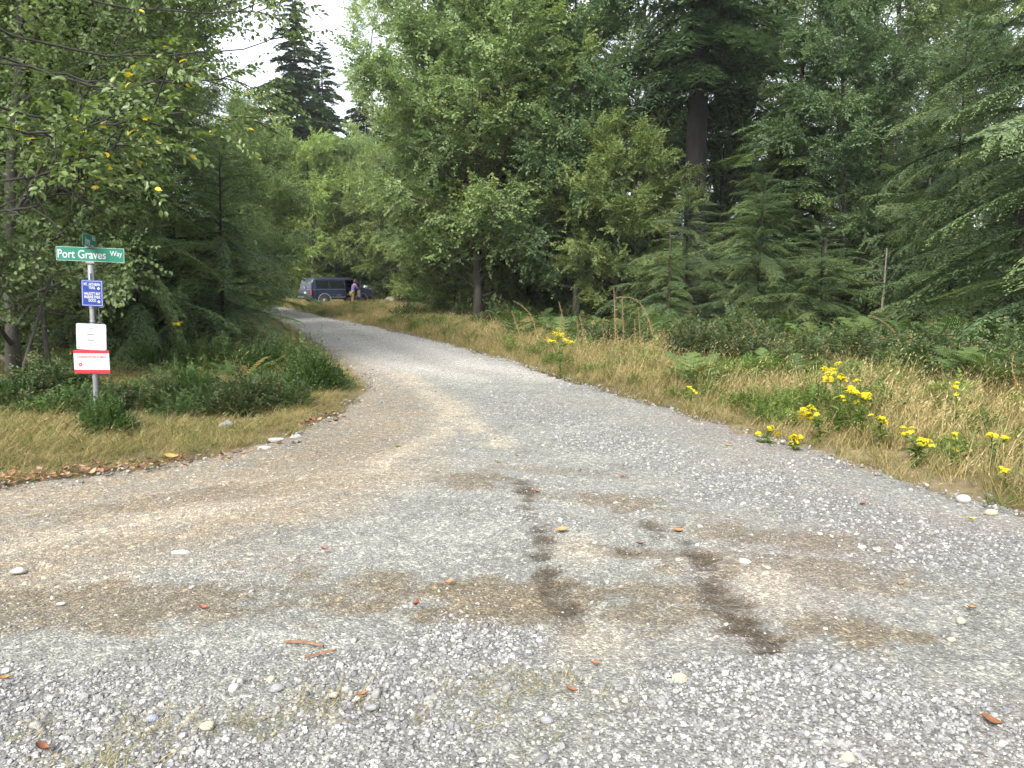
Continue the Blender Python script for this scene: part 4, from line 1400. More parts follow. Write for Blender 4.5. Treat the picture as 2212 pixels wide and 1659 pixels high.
scatter('dry_grass', P, Q, S, I, TUFT, 'golden dry grass with green blades growing along both road verges', 'grass')

# sparse wisps in the foreground gravel
g = np.random.default_rng(81)
pts = []
for px, py, n_, r in ((690, 1530, 16, .10), (560, 1560, 14, .10), (1080, 1490, 22, .13), (1230, 1480, 6, .05), (1320, 1520, 10, .07), (240, 1650, 20, .10), (1010, 1560, 12, .1), (330, 1560, 10, .09), (1180, 1600, 10, .12), (60, 1580, 6, .05)):
    cx, cy = gp(px, py)
    pts += [(cx + g.normal(0, r), cy + g.normal(0, r * .6), 0.0) for _ in range(n_)]
pts = np.array(pts)
wisp = [grass_tuft(520, 7, .10, .03, .9, DG, 0, .0016, .3, 1.0), grass_tuft(521, 9, .07, .03, .8, DG, 0, .0016, .3, .9), grass_tuft(522, 8, .06, .02, .5, GG, 0, .0018, .2, .8)]
k = len(pts)
scatter('grass_wisps', pts, np.stack([g.normal(0, .2, k), g.normal(0, .2, k), g.uniform(0, 6.28, k)], 1), np.repeat(g.uniform(.6, 1.3, (k, 1)), 3, 1), g.choice([0, 0, 1, 1, 2], k), wisp, 'thin straw wisps sprouting from the foreground gravel', 'grass')

# understory deep in the wood: one dark mass
pos, rot, scl, idx = [], [], [], []
g = np.random.default_rng(83)
uv = [SHRUB['salal'][0][1], SHRUB['salal'][1][1], SHRUB['green'][0][1]]
for cnt, xr, yr, s0, s1 in ((45, (5, 34), (25, 46), .8, 1.7), (110, (-6, 40), (38, 62), 2.2, 4.0), (90, (-40, 6), (63, 90), 2.5, 5.0), (70, (-34, -8), (13, 44), 1.2, 3.0), (120, (-90, 70), (90, 110), 5, 9), (40, (-2, 8), (31, 40), 1.0, 1.8)):
    x, y = g.uniform(*xr, cnt), g.uniform(*yr, cnt)
    ok = (inside(RIGHT_WOOD, x, y) & (sdist(RIGHT_WOOD, x, y) < -1.5)) | (inside(LEFT_WOOD, x, y) & (sdist(LEFT_WOOD, x, y) < -2.0))
    for a, b_ in zip(x[ok], y[ok]):
        s = g.uniform(s0, s1)
        pos.append((a, b_, -.05)); rot.append((0, 0, g.uniform(0, 6.28))); scl.append((s, s, s * g.uniform(.8, 1.2))); idx.append(g.integers(0, 3))
scatter('undergrowth', pos, rot, scl, idx, uv, 'dark leafy undergrowth massed beneath the trees of the wood', 'undergrowth')

# ------------------------------------------------------------------ leaf litter strip and fallen leaves
def dead_leaf(seed, l, curl):
    g = np.random.default_rng(seed)
    mb = MB()
    k = 5
    rows = []
    for i in range(k + 1):
        s = i / k
        w = .33 * l * math.sin(math.pi * min(.999, s ** .8)) + .002
        zc = curl * l * (s - .5) ** 2 * 1.6
        rows.append([(s * l - l / 2, -w, zc + curl * w * .9 + g.normal(0, .01 * l)), (s * l - l / 2, 0, zc - .01 * l), (s * l - l / 2, w, zc + curl * w * .7 + g.normal(0, .015 * l))])
    v = np.array(rows).reshape(-1, 3)
    f = []
    for i in range(k):
        for j in range(2):
            a = i * 3 + j
            f += [[a, a + 1, a + 4], [a, a + 4, a + 3]]
    mb.add(v, f, g.uniform(.3, .8))
    mb.add(v + [0, 0, .0012], [t[::-1] for t in f], g.uniform(.3, .8))
    mb.tube([(-l / 2, 0, curl * l * .4), (-l * .62, .01 * l, curl * l * .45), (-l * .78, 0.03 * l, curl * l * .3)], [.0012, .001, .0008], 4, .15)
    return mb


def litter_mat():
    m, n, l, b = new_mat('litter_leaf')
    oi = n.new('ShaderNodeObjectInfo')
    r = ramp(n, [(0.0, (0.08, 0.045, 0.03)), (0.35, (0.15, 0.075, 0.04)), (0.65, (0.24, 0.11, 0.05)), (0.85, (0.30, 0.19, 0.09)), (1.0, (0.33, 0.26, 0.16))])
    l.new(oi.outputs['Random'], r.inputs['Fac'])
    l.new(r.outputs['Color'], b.inputs['Base Color'])
    b.inputs['Roughness'].default_value = 0.7
    return m


M['litter_var'] = litter_mat()
lv = [dead_leaf(600 + i, .075, c).mesh('dead_leaf', M['litter_var']) for i, c in enumerate((.35, .6, .9, .2))]
g = np.random.default_rng(85)
E_ = np.array(LEFT_EDGE[2:14])
seg = np.linalg.norm(np.diff(E_, axis=0), axis=1)
cum = np.concatenate([[0], np.cumsum(seg)])
k = 1900
t = g.uniform(0, cum[-1], k)
x, y = np.interp(t, cum, E_[:, 0]), np.interp(t, cum, E_[:, 1])
off = np.where(g.uniform(0, 1, k) < .6, g.normal(0.08, .16, k), g.normal(.3, .4, k))
dx, dy = np.gradient(np.interp(np.linspace(0, cum[-1], 200), cum, E_[:, 0])), np.gradient(np.interp(np.linspace(0, cum[-1], 200), cum, E_[:, 1]))
ti = (t / cum[-1] * 199).astype(int)
nn = np.hypot(dx[ti], dy[ti])
x, y = x - dy[ti] / nn * off, y + dx[ti] / nn * off
s = (np.clip(.35 + .9 * wob(x, y, .6, 18), 0.02, .9) * np.clip((11.5 - y) / 3, 0, 1)) > g.uniform(0, 1, k)
x, y = x[s], y[s]
k = len(x)
scatter('leaf_litter', np.stack([x, y, np.where(sdist(ROAD, x, y) < 0, .012, land_z(x, y) + .02)], 1), np.stack([g.normal(0, .35, k), g.normal(0, .35, k), g.uniform(0, 6.28, k)], 1),
        np.repeat(g.uniform(.45, 1.0, (k, 1)), 3, 1), g.integers(0, 4, k), lv, 'rust brown dead leaves strewn along the edge of the side road', 'leaf litter')

for i, (px, py, l, curl, rgb, rz, lab) in enumerate((
        (785, 1507, .075, .5, (.42, .17, .06), .2, 'curled orange-brown leaf on the foreground gravel beside a pale oval stone'),
        (1235, 1498, .085, .4, (.40, .16, .06), -.2, 'long orange-brown leaf on the gravel below the straw wisps'),
        (92, 1627, .10, .7, (.24, .08, .035), -.3, 'dark red-brown curled leaf in the lower left corner'),
        (2140, 1567, .13, .45, (.22, .09, .03), -.4, 'large dark brown leaf on the gravel at lower right'),
        (12, 1473, .08, .5, (.45, .22, .07), .1, 'orange leaf on the gravel at the left border'),
        (970, 1263, .075, .5, (.46, .21, .09), .1, 'tan orange leaf lying on the brown dirt patch'),
        (900, 1312, .085, .9, (.26, .07, .04), 1.3, 'upright red-brown leaf at the edge of the coarse gravel'),
        (440, 1320, .07, .8, (.38, .12, .05), .7, 'small rust leaf beside two white stones on the brown dirt'),
        (1215, 1150, .16, .4, (.50, .29, .12), .05, 'crumpled tan leaf heap where the wheel marks fork'),
        (1465, 1151, .12, .4, (.44, .22, .09), .2, 'flat brown leaf right of the wheel hollows'),
        (1385, 1180, .09, .5, (.25, .06, .04), -.1, 'dark red leaf between the two wheel hollows'),
        (1160, 1066, .10, .6, (.45, .20, .08), 0, 'orange leaf next to the dark wet mark in mid road'),
        (1075, 1000, .10, .5, (.48, .42, .04), .3, 'yellow-green leaf lying in the middle of the junction'),
        (1118, 988, .09, .5, (.32, .12, .05), .2, 'brown leaf just beyond the yellow-green leaf at the junction'),
        (1345, 1030, .12, .3, (.36, .20, .12), -.2, 'flat brown leaf on the pale gravel lane'),
        (702, 1192, .08, .7, (.35, .10, .06), .5, 'reddish leaf on the grey fines left of centre'),
        (1945, 1268, .09, .5, (.42, .18, .06), .1, 'orange-brown leaf on the right half of the road'),
        (2098, 1126, .10, .5, (.62, .52, .05), .2, 'bright yellow leaf on the gravel near the right verge'),
        (2100, 1320, .085, .6, (.45, .20, .06), -.5, 'orange leaf near a round white stone on the right'),
        (1573, 965, .10, .5, (.55, .42, .06), 0, 'yellow leaf on the pale gravel below the dry bank'),
        (1865, 1092, .09, .6, (.30, .10, .05), .4, 'rusty leaf right of the pale gravel lane'),
        (1285, 1440, .06, .5, (.40, .15, .06), .4, 'small rust leaf among the coarse grey stones'),
        (860, 968, .12, .5, (.55, .45, .05), .4, 'yellow leaf on the tan dirt of the side road'),
        (370, 990, .22, .35, (.52, .34, .10), .3, 'big yellowish dry leaf at the edge of the dry grass'))):
    x, y = gp(px, py)
    m_ = plain('dead_leaf_%d' % i, tuple(.6 * c_ for c_ in rgb), .65, noise=.35, scale=60)
    o = dead_leaf(620 + i, l * .58, curl).build('fallen_leaf', m_)
    o.location = (x, y, .012 + .02 * l)
    o.rotation_euler = (g.normal(0, .15), g.normal(0, .15), rz)
    tag(o, lab, 'leaf', 'fallen leaves on the road')

# ------------------------------------------------------------------ single stones
M['white_stone'] = plain('white_stone', (.34, .33, .30), .8, noise=.25, scale=25)
M['cream_stone'] = plain('cream_stone', (.33, .295, .215), .8, noise=.2, scale=25)
M['grey_stone'] = plain('grey_stone', (.20, .20, .21), .85, noise=.3, scale=25)
M['slate_stone'] = plain('slate_stone', (.20, .21, .27), .8, noise=.25, scale=25)
M['boulder'] = plain('boulder', (.17, .15, .125), .9, noise=.3, scale=6)
for i, (px, py, a, bb, h_, mk, rz, lab) in enumerate((
        (390, 1196, .075, .035, .02, 'white_stone', .1, 'flat white stone on the tan dirt left of centre'),
        (1467, 1480, .042, .036, .035, 'cream_stone', .5, 'big cream egg-shaped stone in the coarse foreground gravel'),
        (598, 952, .11, .08, .03, 'white_stone', .5, 'wide white rock at the edge of the leaf litter'),
        (640, 945, .085, .06, .03, 'white_stone', .9, 'pale rock next to the wide white rock'),
        (490, 920, .10, .07, .05, 'grey_stone', .4, 'grey rock in the grass behind the leaf litter'),
        (572, 970, .09, .06, .03, 'white_stone', .2, 'small white rock in front of the wide white rock'),
        (40, 1236, .05, .035, .025, 'white_stone', .3, 'white stone at the left border of the dirt'),
        (425, 1378 - 30, .022, .018, .012, 'white_stone', .3, 'small white stone beside the rust leaf'),
        (432, 1330, .024, .016, .012, 'white_stone', .9, 'small white stone just above another white stone'),
        (132, 1305, .03, .012, .01, 'white_stone', .0, 'thin white sliver of stone on the brown dirt'),
        (1608, 1218, .05, .035, .025, 'white_stone', -.5, 'pale pointed stone at the top of the right wheel hollow'),
        (1660, 1232, .03, .02, .018, 'white_stone', 0, 'small pale stone right of the pointed stone'),
        (2082, 1082, .07, .05, .045, 'white_stone', 0, 'white stone at the foot of the right verge'),
        (2140, 1110, .06, .045, .03, 'cream_stone', .3, 'cream stone at the verge near the right border'),
        (2075, 1345, .028, .025, .024, 'cream_stone', 0, 'round cream stone on the right half of the road'),
        (2055, 1385, .025, .018, .015, 'cream_stone', .4, 'flat cream stone below the round cream one'),
        (770, 1505 + 7, .02, .013, .01, 'white_stone', .2, 'pale oval stone left of the curled orange leaf'),
        (720, 1503, .028, .016, .013, 'white_stone', .3, 'pale oval pebble on the foreground gravel'),
        (805, 1530, .034, .018, .014, 'grey_stone', .3, 'smooth blue-grey stone below the curled orange leaf'),
        (1830, 1690 - 45, .035, .028, .025, 'cream_stone', .2, 'pale rounded stone at the bottom right of the gravel'),
        (1640, 1492, .03, .024, .02, 'grey_stone', .2, 'grey rounded stone right of the big cream one'),
        (598, 1490, .036, .024, .02, 'grey_stone', .4, 'grey boat-shaped stone in the coarse gravel left of centre'),
        (450, 1570, .034, .026, .018, 'cream_stone', .2, 'cream blocky stone in the left foreground gravel'),
        (330, 1555, .03, .022, .018, 'slate_stone', .7, 'slate blue stone in the left foreground gravel'),
        (505, 1490, .028, .022, .02, 'white_stone', .5, 'white chip of stone on the left coarse gravel'),
        (585, 1470, .022, .018, .016, 'cream_stone', .5, 'square cream chip on the left coarse gravel'),
        (1095, 1490, .03, .02, .017, 'grey_stone', .5, 'grey stone in the middle of the foreground gravel'),
        (1180, 1560, .032, .024, .02, 'grey_stone', .1, 'grey smooth stone below the straw wisps'))):
    x, y = gp(px, py)
    q = MB()
    a, bb, h_ = a * .78, bb * .78, h_ * .8
    q.blob((0, 0, 0), (a, bb, h_), seed=700 + i, rough=.16 if a < .08 else .34, lat=8, lon=12)
    o = q.build('stone' if a < .08 else 'rock', M[mk], smooth=i % 2 == 0 and a < .08)
    o.location = (x, y, h_ * .45 if a < .08 else h_ * .5)
    o.rotation_euler = (0, 0, rz)
    tag(o, lab, 'stone', 'single stones on the road')

# two strips of bark
M['bark_strip'] = bark_mat('bark_strip', (.10, .05, .027), (.24, .14, .08), 40, .5)
for (p0, p1, w, bend, lab) in (((615, 1394), (700, 1404), .011, .012, 'upper of two brown bark strips lying on the gravel'), ((660, 1426), (727, 1412), .009, -.008, 'lower of two brown bark strips lying on the gravel')):
    a, b_ = np.array(gp(*p0)), np.array(gp(*p1))
    c = (a + b_) / 2
    q = MB()
    L = np.linalg.norm(b_ - a)
    dv = (b_ - a) / L
    nv = np.array([-dv[1], dv[0]])
    gg = np.random.default_rng(int(p0[0]))
    rings = []
    for t in np.linspace(0, 1, 10):
        p = a + (b_ - a) * t + nv * bend * math.sin(math.pi * t) + gg.normal(0, .0015, 2) - c
        ww = w * (1 - .5 * abs(2 * t - 1) ** 3) * gg.uniform(.8, 1.15)
        hh = .007 * gg.uniform(.8, 1.2)
        rings.append([(p[0] + nv[0] * ww * kx, p[1] + nv[1] * ww * kx, .012 + hh * kz + .004 * math.sin(3 * t)) for kx, kz in ((-1, 0), (-.6, .8), (0, 1.1), (.6, .8), (1, 0), (0, -.6))])
    q.loft(rings)
    o = q.build('bark_strip', M['bark_strip'], smooth=False)
    o.location = (c[0], c[1], .004)
    tag(o, lab, 'bark', 'bark strips')

# ------------------------------------------------------------------ ragwort and seed stalks
def floret_cluster(seed, r, n):
    """domed cluster of small yellow daisies"""
    g = np.random.default_rng(seed)
    mb = MB()
    for i in range(n):
        a, q = i * 2.39996, math.sqrt((i + .5) / n)
        p = np.array([math.cos(a) * q * r, math.sin(a) * q * r, r * .55 * (1 - q * q) + g.normal(0, .06 * r)])
        nrm = np.array([p[0] * .8, p[1] * .8, r]) + g.normal(0, .2 * r, 3)
        nrm /= np.linalg.norm(nrm)
        u = np.cross(nrm, [0.3, 1, 0.1])
        u /= np.linalg.norm(u)
        w = np.cross(nrm, u)
        s = .0125 * g.uniform(.8, 1.2) * (1 if r < .13 else r / .13)
        k = 7
        v = [p + nrm * .003]
        for j in range(k * 2):
            th = math.pi * j / k
            rr = s if j % 2 == 0 else s * .5
            v.append(p + (u * math.cos(th) + w * math.sin(th)) * rr)
        mb.add(v, [[0, 1 + j, 1 + (j + 1) % (2 * k)] for j in range(2 * k)], g.uniform(.2, .9))
    return mb


M['ragwort_faded'] = leaf_mat('ragwort_faded', [(0.0, (0.20, 0.10, 0.02)), (0.5, (0.36, 0.20, 0.02)), (1.0, (0.50, 0.34, 0.02))], 0.2, 0.7, 0.2, 0.05)


def ragwort(px, py_base, tops, label, y=None):
    """stem bundle with leafy stalks; tops: (px, py, radius) of each yellow head"""
    x, y_ = gp(px, py_base) if y is None else (at(px, 700, y)[0], y)
    z0 = lz(x, y_)
    e = empty('ragwort', (x, y_, z0), 0, label, 'wildflower', 'yellow ragwort plants')
    g = np.random.default_rng(int(px * 7 + py_base))
    st, lf = MB(), MB()
    for i, (tx, ty, r) in enumerate(tops):
        r = r * (.85 if y is None else 1)
        t = np.array(at(tx, ty, y_ + g.uniform(-.15, .15))) - np.array([x, y_, z0])
        p = np.array([t * s + np.array([0, 0, .12 * math.sin(math.pi * s) * t[2]]) - np.array([t[0], t[1], 0]) * .3 * math.sin(math.pi * s) for s in np.linspace(0, 1, 6)])
        st.tube(p, np.linspace(.006, .003, 6), 5, .3, cap=False)
        for j in range(16):
            s = g.uniform(.08, .96)
            q = np.array([np.interp(s * 5, range(6), p[:, c]) for c in range(3)])
            a = g.uniform(0, 6.28)
            d = np.array([math.cos(a), math.sin(a), g.uniform(-.2, .7)])
            d /= np.linalg.norm(d)
            w = np.cross([0, 0, 1], d)
            w /= np.linalg.norm(w)
            leaf_full(lf, q, d, w * .7, np.cross(d, w), g.uniform(.06, .14) * (1.15 - .6 * s), g.uniform(.1, .9))
        for c in range(7 if r > .05 else 4):
            off = g.normal(0, r * .75, 3) * [1, 1, .6] if c else np.zeros(3)
            h = floret_cluster(int(tx * 3 + c), r * g.uniform(.42, .7), int(18 if r > .05 else 12)).build('flower_head', M['ragwort_faded' if c == 6 else 'ragwort_petal'], e)
            h.location = t + off
            h.rotation_euler = (g.normal(0, .25) + .25, g.normal(0, .25), g.uniform(0, 6))
            st.tube([p[-2], p[-2] * .4 + (t + off) * .6, t + off], [.003, .0025, .002], 4, .3, cap=False)
    st.build('stem', M['weed'], e)
    lf.build('leaves', M['weed'], e)
    return e


ragwort(1210, 812, [(1205, 722, .11), (1222, 735, .09), (1188, 738, .07)], 'ragwort with yellow heads beside the tall seed stalks')
ragwort(1812, 935, [(1800, 806, .085), (1815, 815, .06), (1793, 818, .06)], 'topmost of the big ragwort clump, with a high yellow head')
ragwort(1855, 945, [(1838, 840, .09), (1860, 858, .075), (1822, 858, .05), (1872, 860, .05)], 'ragwort with the widest yellow heads in the middle of the clump')
ragwort(1772, 955, [(1745, 890, .085), (1752, 900, .06)], 'ragwort with a round yellow head at the near left of the clump')
ragwort(1900, 965, [(1900, 902, .05), (1903, 912, .04)], 'narrow ragwort right of the clump')
ragwort(1720, 972, [(1712, 945, .06), (1722, 955, .045)], 'short ragwort at the very edge of the gravel')
ragwort(1655, 958, [(1640, 935, .04), (1663, 928, .04)], 'two small ragwort heads left of the short one')
ragwort(1982, 1005, [(1965, 935, .055), (1990, 950, .075), (2000, 960, .05), (1950, 940, .03)], 'spreading ragwort low in the right grass')
ragwort(2062, 940, [(2063, 835, .055), (2066, 850, .03)], 'single ragwort before the dark shrubs at the right')
ragwort(2062, 1008, [(2064, 940, .035), (2068, 975, .025)], 'thin ragwort with two small heads low at the right')
ragwort(2140, 1015, [(2140, 938, .05), (2172, 950, .05)], 'ragwort with paired heads near the right border')
ragwort(2170, 1055, [(2171, 1016, .045)], 'lowest ragwort near the right border')
ragwort(1490, 880, [(1488, 838, .035), (1500, 845, .03)], 'tiny ragwort in the dry grass of the bank')
ragwort(575, 690, [(570, 628, .12), (580, 634, .10)], 'ragwort on the bend left of the van', y=33)
ragwort(960, 662, [(958, 635, .25), (950, 640, .18), (972, 640, .15)], 'far ragwort in the field right of the van', y=46)
ragwort(380, 800, [(378, 700, .055)], 'single yellow flower in front of the dark hemlock', y=13)


def seed_stalk(base, tops, label, bare=.38, r=.024, y=None):
    """dry stalk with a spike of capsules; tops: path points (px, py) in order from the base"""
    x, y_ = gp(*base) if y is None else (at(base[0], 700, y)[0], y)
    z0 = lz(x, y_)
    e = empty('seed_stalk', (x, y_, z0), 0, label, 'plant', 'tall dry seed stalks')
    g = np.random.default_rng(int(base[0] * 3 + base[1]))
    ctrl = np.array([(0, 0, -.02)] + [np.array(at(a, b_, y_ + .02 * i)) - [x, y_, z0] for i, (a, b_) in enumerate(tops)])
    t = np.linspace(0, len(ctrl) - 1, 24)
    p = np.stack([np.interp(t, range(len(ctrl)), ctrl[:, c]) for c in range(3)], 1)
    for _ in range(6):
        p[1:-1] = (p[:-2] + 2 * p[1:-1] + p[2:]) / 4
    st, cp, lf = MB(), MB(), MB()
    st.tube(p, np.linspace(.008, .003, 24), 6, .55)
    L = np.concatenate([[0], np.cumsum(np.linalg.norm(np.diff(p, axis=0), axis=1))])
    k = int((1 - bare) * L[-1] / .02)
    for i in range(k):
        s = L[-1] * (bare + (1 - bare) * (i + .5) / k)
        q = np.array([np.interp(s, L, p[:, c]) for c in range(3)])
        a = i * 2.39996
        d = np.array([math.cos(a), math.sin(a), .75])
        d /= np.linalg.norm(d)
        w = np.cross(d, [0, 0, 1]); w /= np.linalg.norm(w)
        u = np.cross(d, w)
        rr = r * (1.1 - .6 * i / k)
        c = [q + d * rr * .2, q + d * rr + w * rr * .42, q + d * rr + u * rr * .42, q + d * rr - w * rr * .42, q + d * rr - u * rr * .42, q + d * rr * 2.1]
        cp.add(c, [[0, 1, 2], [0, 2, 3], [0, 3, 4], [0, 4, 1], [5, 2, 1], [5, 3, 2], [5, 4, 3], [5, 1, 4]], g.uniform(.1, .7))
    for i in range(10):
        s = L[-1] * bare * g.uniform(0, .9)
        q = np.array([np.interp(s, L, p[:, c]) for c in range(3)])
        a = g.uniform(0, 6.28)
        d = np.array([math.cos(a), math.sin(a), g.uniform(-.5, .5)]); d /= np.linalg.norm(d)
        w = np.cross([0, 0, 1], d); w /= np.linalg.norm(w)
        leaf_full(lf, q, d, w * .7, np.cross(d, w), g.uniform(.10, .2), g.uniform(.3, 1))
    st.build('stem', M['seed_stalk'], e)
    tag(cp.build('seed_capsules', M['seed_stalk'], e), kind='stuff')
    tag(lf.build('leaves', M['weed'], e), kind='stuff')


seed_stalk((1330, 800), [(1330, 740), (1328, 680), (1326, 622)], 'tallest straight seed stalk in the group of tall stalks')
seed_stalk((1348, 795), [(1348, 740), (1346, 690), (1344, 640)], 'straight seed stalk right beside the tallest one')
seed_stalk((1425, 790), [(1412, 730), (1402, 690), (1385, 655), (1362, 641), (1330, 643)], 'seed stalk bent over into a wide arch')
seed_stalk((1372, 785), [(1372, 740), (1371, 690)], 'short seed stalk under the arching one')
seed_stalk((1385, 780), [(1384, 740), (1379, 672)], 'slim seed stalk inside the arch')
seed_stalk((1437, 770), [(1436, 740), (1434, 708)], 'stubby seed stalk right of the arch')
seed_stalk((1220, 790), [(1219, 740), (1215, 680), (1207, 652)], 'lone seed stalk behind the ragwort by the wood edge')
seed_stalk((1133, 765), [(1128, 740), (1118, 710), (1105, 670)], 'dark crooked seed stalk near the thick trunks')
seed_stalk((1165, 760), [(1160, 720), (1148, 680), (1125, 658), (1108, 650)], 'arched seed stalk in front of the thick trunks')
seed_stalk((1252, 775), [(1249, 730), (1247, 690)], 'short stalk between the lone stalk and the ragwort')
seed_stalk((1263, 770), [(1262, 735), (1252, 680)], 'thin stalk right of the short stalk')
seed_stalk((1310, 780), [(1306, 740), (1300, 700)], 'low stalk left of the tallest one')
seed_stalk((1470, 785), [(1469, 740), (1466, 690)], 'thin seed stalk standing before the taller sapling')
seed_stalk((1640, 790), [(1637, 745), (1628, 705), (1606, 690)], 'short bowed stalk beside the pale ferns')
seed_stalk((1520, 790), [(1519, 740), (1517, 700)], 'reddish seed stalk before the fern bank')
seed_stalk((1590, 770), [(1588, 735), (1582, 700)], 'reddish seed stalk beside a pale fern')
seed_stalk((1956, 815), [(1950, 760), (1935, 720), (1910, 695), (1880, 682)], 'seed stalk bowing to the left above the bracken')
seed_stalk((1762, 760), [(1757, 725), (1737, 690)], 'thin stalk in front of the dark hemlock')
seed_stalk((2212, 880), [(2195, 830), (2185, 790), (2190, 765)], 'drooping brown stalk at the right border')
seed_stalk((608, 735), [(607, 712), (605, 672)], 'leafy stalk at the road corner, left of a pair', y=19)
seed_stalk((613, 735), [(618, 712), (619, 665)], 'leafy stalk at the road corner, right of a pair', y=19.3)

# ------------------------------------------------------------------ sign post
M['galv'] = plain('galvanised_steel', (.22, .225, .23), .55, .6, .15, 30)
M['sign_green'] = plain('sign_green', (.004, .125, .075), .35, 0, .06, 12)
M['sign_white'] = plain('sign_white', (.40, .415, .43), .4, 0, .04, 8)
M['sign_blue'] = plain('sign_blue', (.006, .028, .20), .35, 0, .08, 10)
M['sign_navy'] = plain('sign_navy', (.02, .035, .13), .4, 0, .08, 10)
M['sign_red'] = plain('sign_red', (.42, .018, .03), .4, 0, .08, 10)
M['sign_ink'] = plain('sign_ink', (.12, .13, .15), .6)
M['faded_ink'] = plain('faded_ink', (.52, .50, .52), .6)


def lettering(parent, txt, size, loc, mat, sx=1.0, align='CENTER', name='lettering', bold=0.0):
    """flat letters standing in the XZ plane, facing -Y"""
    cu = bpy.data.curves.new('lettering', 'FONT')
    cu.body = txt
    cu.size = size
    cu.align_x = align
    cu.offset = bold
    cu.extrude = .0004
    tmp = bpy.data.objects.new('lettering', cu)
    COL.objects.link(tmp)
    dg = bpy.context.evaluated_depsgraph_get()
    me = bpy.data.meshes.new_from_object(tmp.evaluated_get(dg))
    bpy.data.objects.remove(tmp)
    me.materials.clear()
    me.materials.append(mat)
    o = link(name, me, parent)
    o.rotation_euler = (math.pi / 2, 0, 0)
    o.location = loc
    o.scale = (sx, 1, 1)
    return o


def plate(q, w, h, t=.003, r=.02, y=0.0, n=4):
    """upright rounded plate centred at x=0,z=0"""
    pts = []
    for cx, cz, a0 in ((w / 2 - r, h / 2 - r, 0), (-w / 2 + r, h / 2 - r, 90), (-w / 2 + r, -h / 2 + r, 180), (w / 2 - r, -h / 2 + r, 270)):
        for i in range(n + 1):
            a = R(a0 + 90 * i / n)
            pts.append((cx + r * math.cos(a), cz + r * math.sin(a)))
    q.loft([[(a, y - t / 2, b_) for a, b_ in pts], [(a, y + t / 2, b_) for a, b_ in pts]])


def outline(q, w, h, th, y, r=.01):
    q.box((-w / 2, y - .0004, h / 2 - th), (w / 2, y + .0004, h / 2))
    q.box((-w / 2, y - .0004, -h / 2), (w / 2, y + .0004, -h / 2 + th))
    q.box((-w / 2, y - .0004, -h / 2 + th), (-w / 2 + th, y + .0004, h / 2 - th))
    q.box((w / 2 - th, y - .0004, -h / 2 + th), (w / 2, y + .0004, h / 2 - th))


px0, py0 = gp(210, 912)
post = empty('sign_post', (px0, py0, 0), 0, 'grey steel post carrying street name, trail and notice signs', 'sign post')
post.rotation_euler = (0, R(1.6), R(2))
DY = py0


def zof(py):
    return at(200, py, DY)[2]


q = MB()
q.tube([(0, 0, -.3), (0, 0, zof(905)), (0, 0, zof(690)), (0, 0, zof(572))], [.030, .030, .030, .030], 16)
q.build('post', M['galv'], post, True)
k = DY / 1661 * 1.005         # metres per frame unit at the post
# street name blade
zc = zof(549.5)
bl = empty('street_name_blade', (.003, 0, zc)); bl.parent = post
bl.rotation_euler = (0, R(.6), R(-2))
q = MB(); plate(q, 145 * k, 30 * k, .004, .006); q.build('panel', M['sign_green'], bl)
q = MB(); outline(q, 144 * k, 29 * k, .003, -.0028); q.build('border', M['sign_white'], bl)
tag(bl, 'long green blade reading Port Graves Way')
lettering(bl, 'Port Graves', 24.5 * k, (-70 * k, -.0035, -8.5 * k), M['sign_white'], .86, 'LEFT', bold=.0012)
lettering(bl, 'Way', 15.5 * k, (55 * k, -.0035, -1.5 * k), M['sign_white'], .86, 'CENTER', bold=.0006)
q = MB()
q.box((-.05, -.016, -.022), (.05, .016, .008), bev=.005)
b1 = q.build('bracket', M['galv'], bl); b1.location = (0, 0, -15.5 * k)
q = MB()
q.box((-.045, -.016, -.006), (.045, .016, .022), bev=.005)
q.box((-.02, -.05, .012), (.02, .05, .030), bev=.004)
b1 = q.build('bracket', M['galv'], bl); b1.location = (-.006, 0, 14 * k)
# cross blade on top
zc2 = zof(520)
b2 = empty('cross_street_blade', (.0, 0, zc2)); b2.parent = post
b2.rotation_euler = (0, 0, R(104))
q = MB(); plate(q, .60, 26 * k, .004, .006); q.build('panel', M['sign_green'], b2)
q = MB(); outline(q, .595, 25 * k, .003, -.0028); q.build('border', M['sign_white'], b2)
tag(b2, 'green blade reading Jay Rd, seen nearly edge-on')
lettering(b2, 'Jay', 21 * k, (-.21, -.0035, -7.5 * k), M['sign_white'], 1.9, 'LEFT', bold=.0012)
lettering(b2, 'Rd', 12.5 * k, (.12, -.0035, 1.5 * k), M['sign_white'], 1.7, 'LEFT', bold=.0008)


def board(name, pxc, pyc, w, h, mat, label, tilt=0.0, r=.012):
    c = empty(name, ((pxc - np.interp(pyc, [572, 905], [197, 206])) * k, -.036, zof(pyc)))
    c.parent = post
    c.rotation_euler = (0, R(tilt), 0)
    q = MB(); plate(q, w * k, h * k, .004, r); q.build('panel', mat, c)
    tag(c, label)
    return c


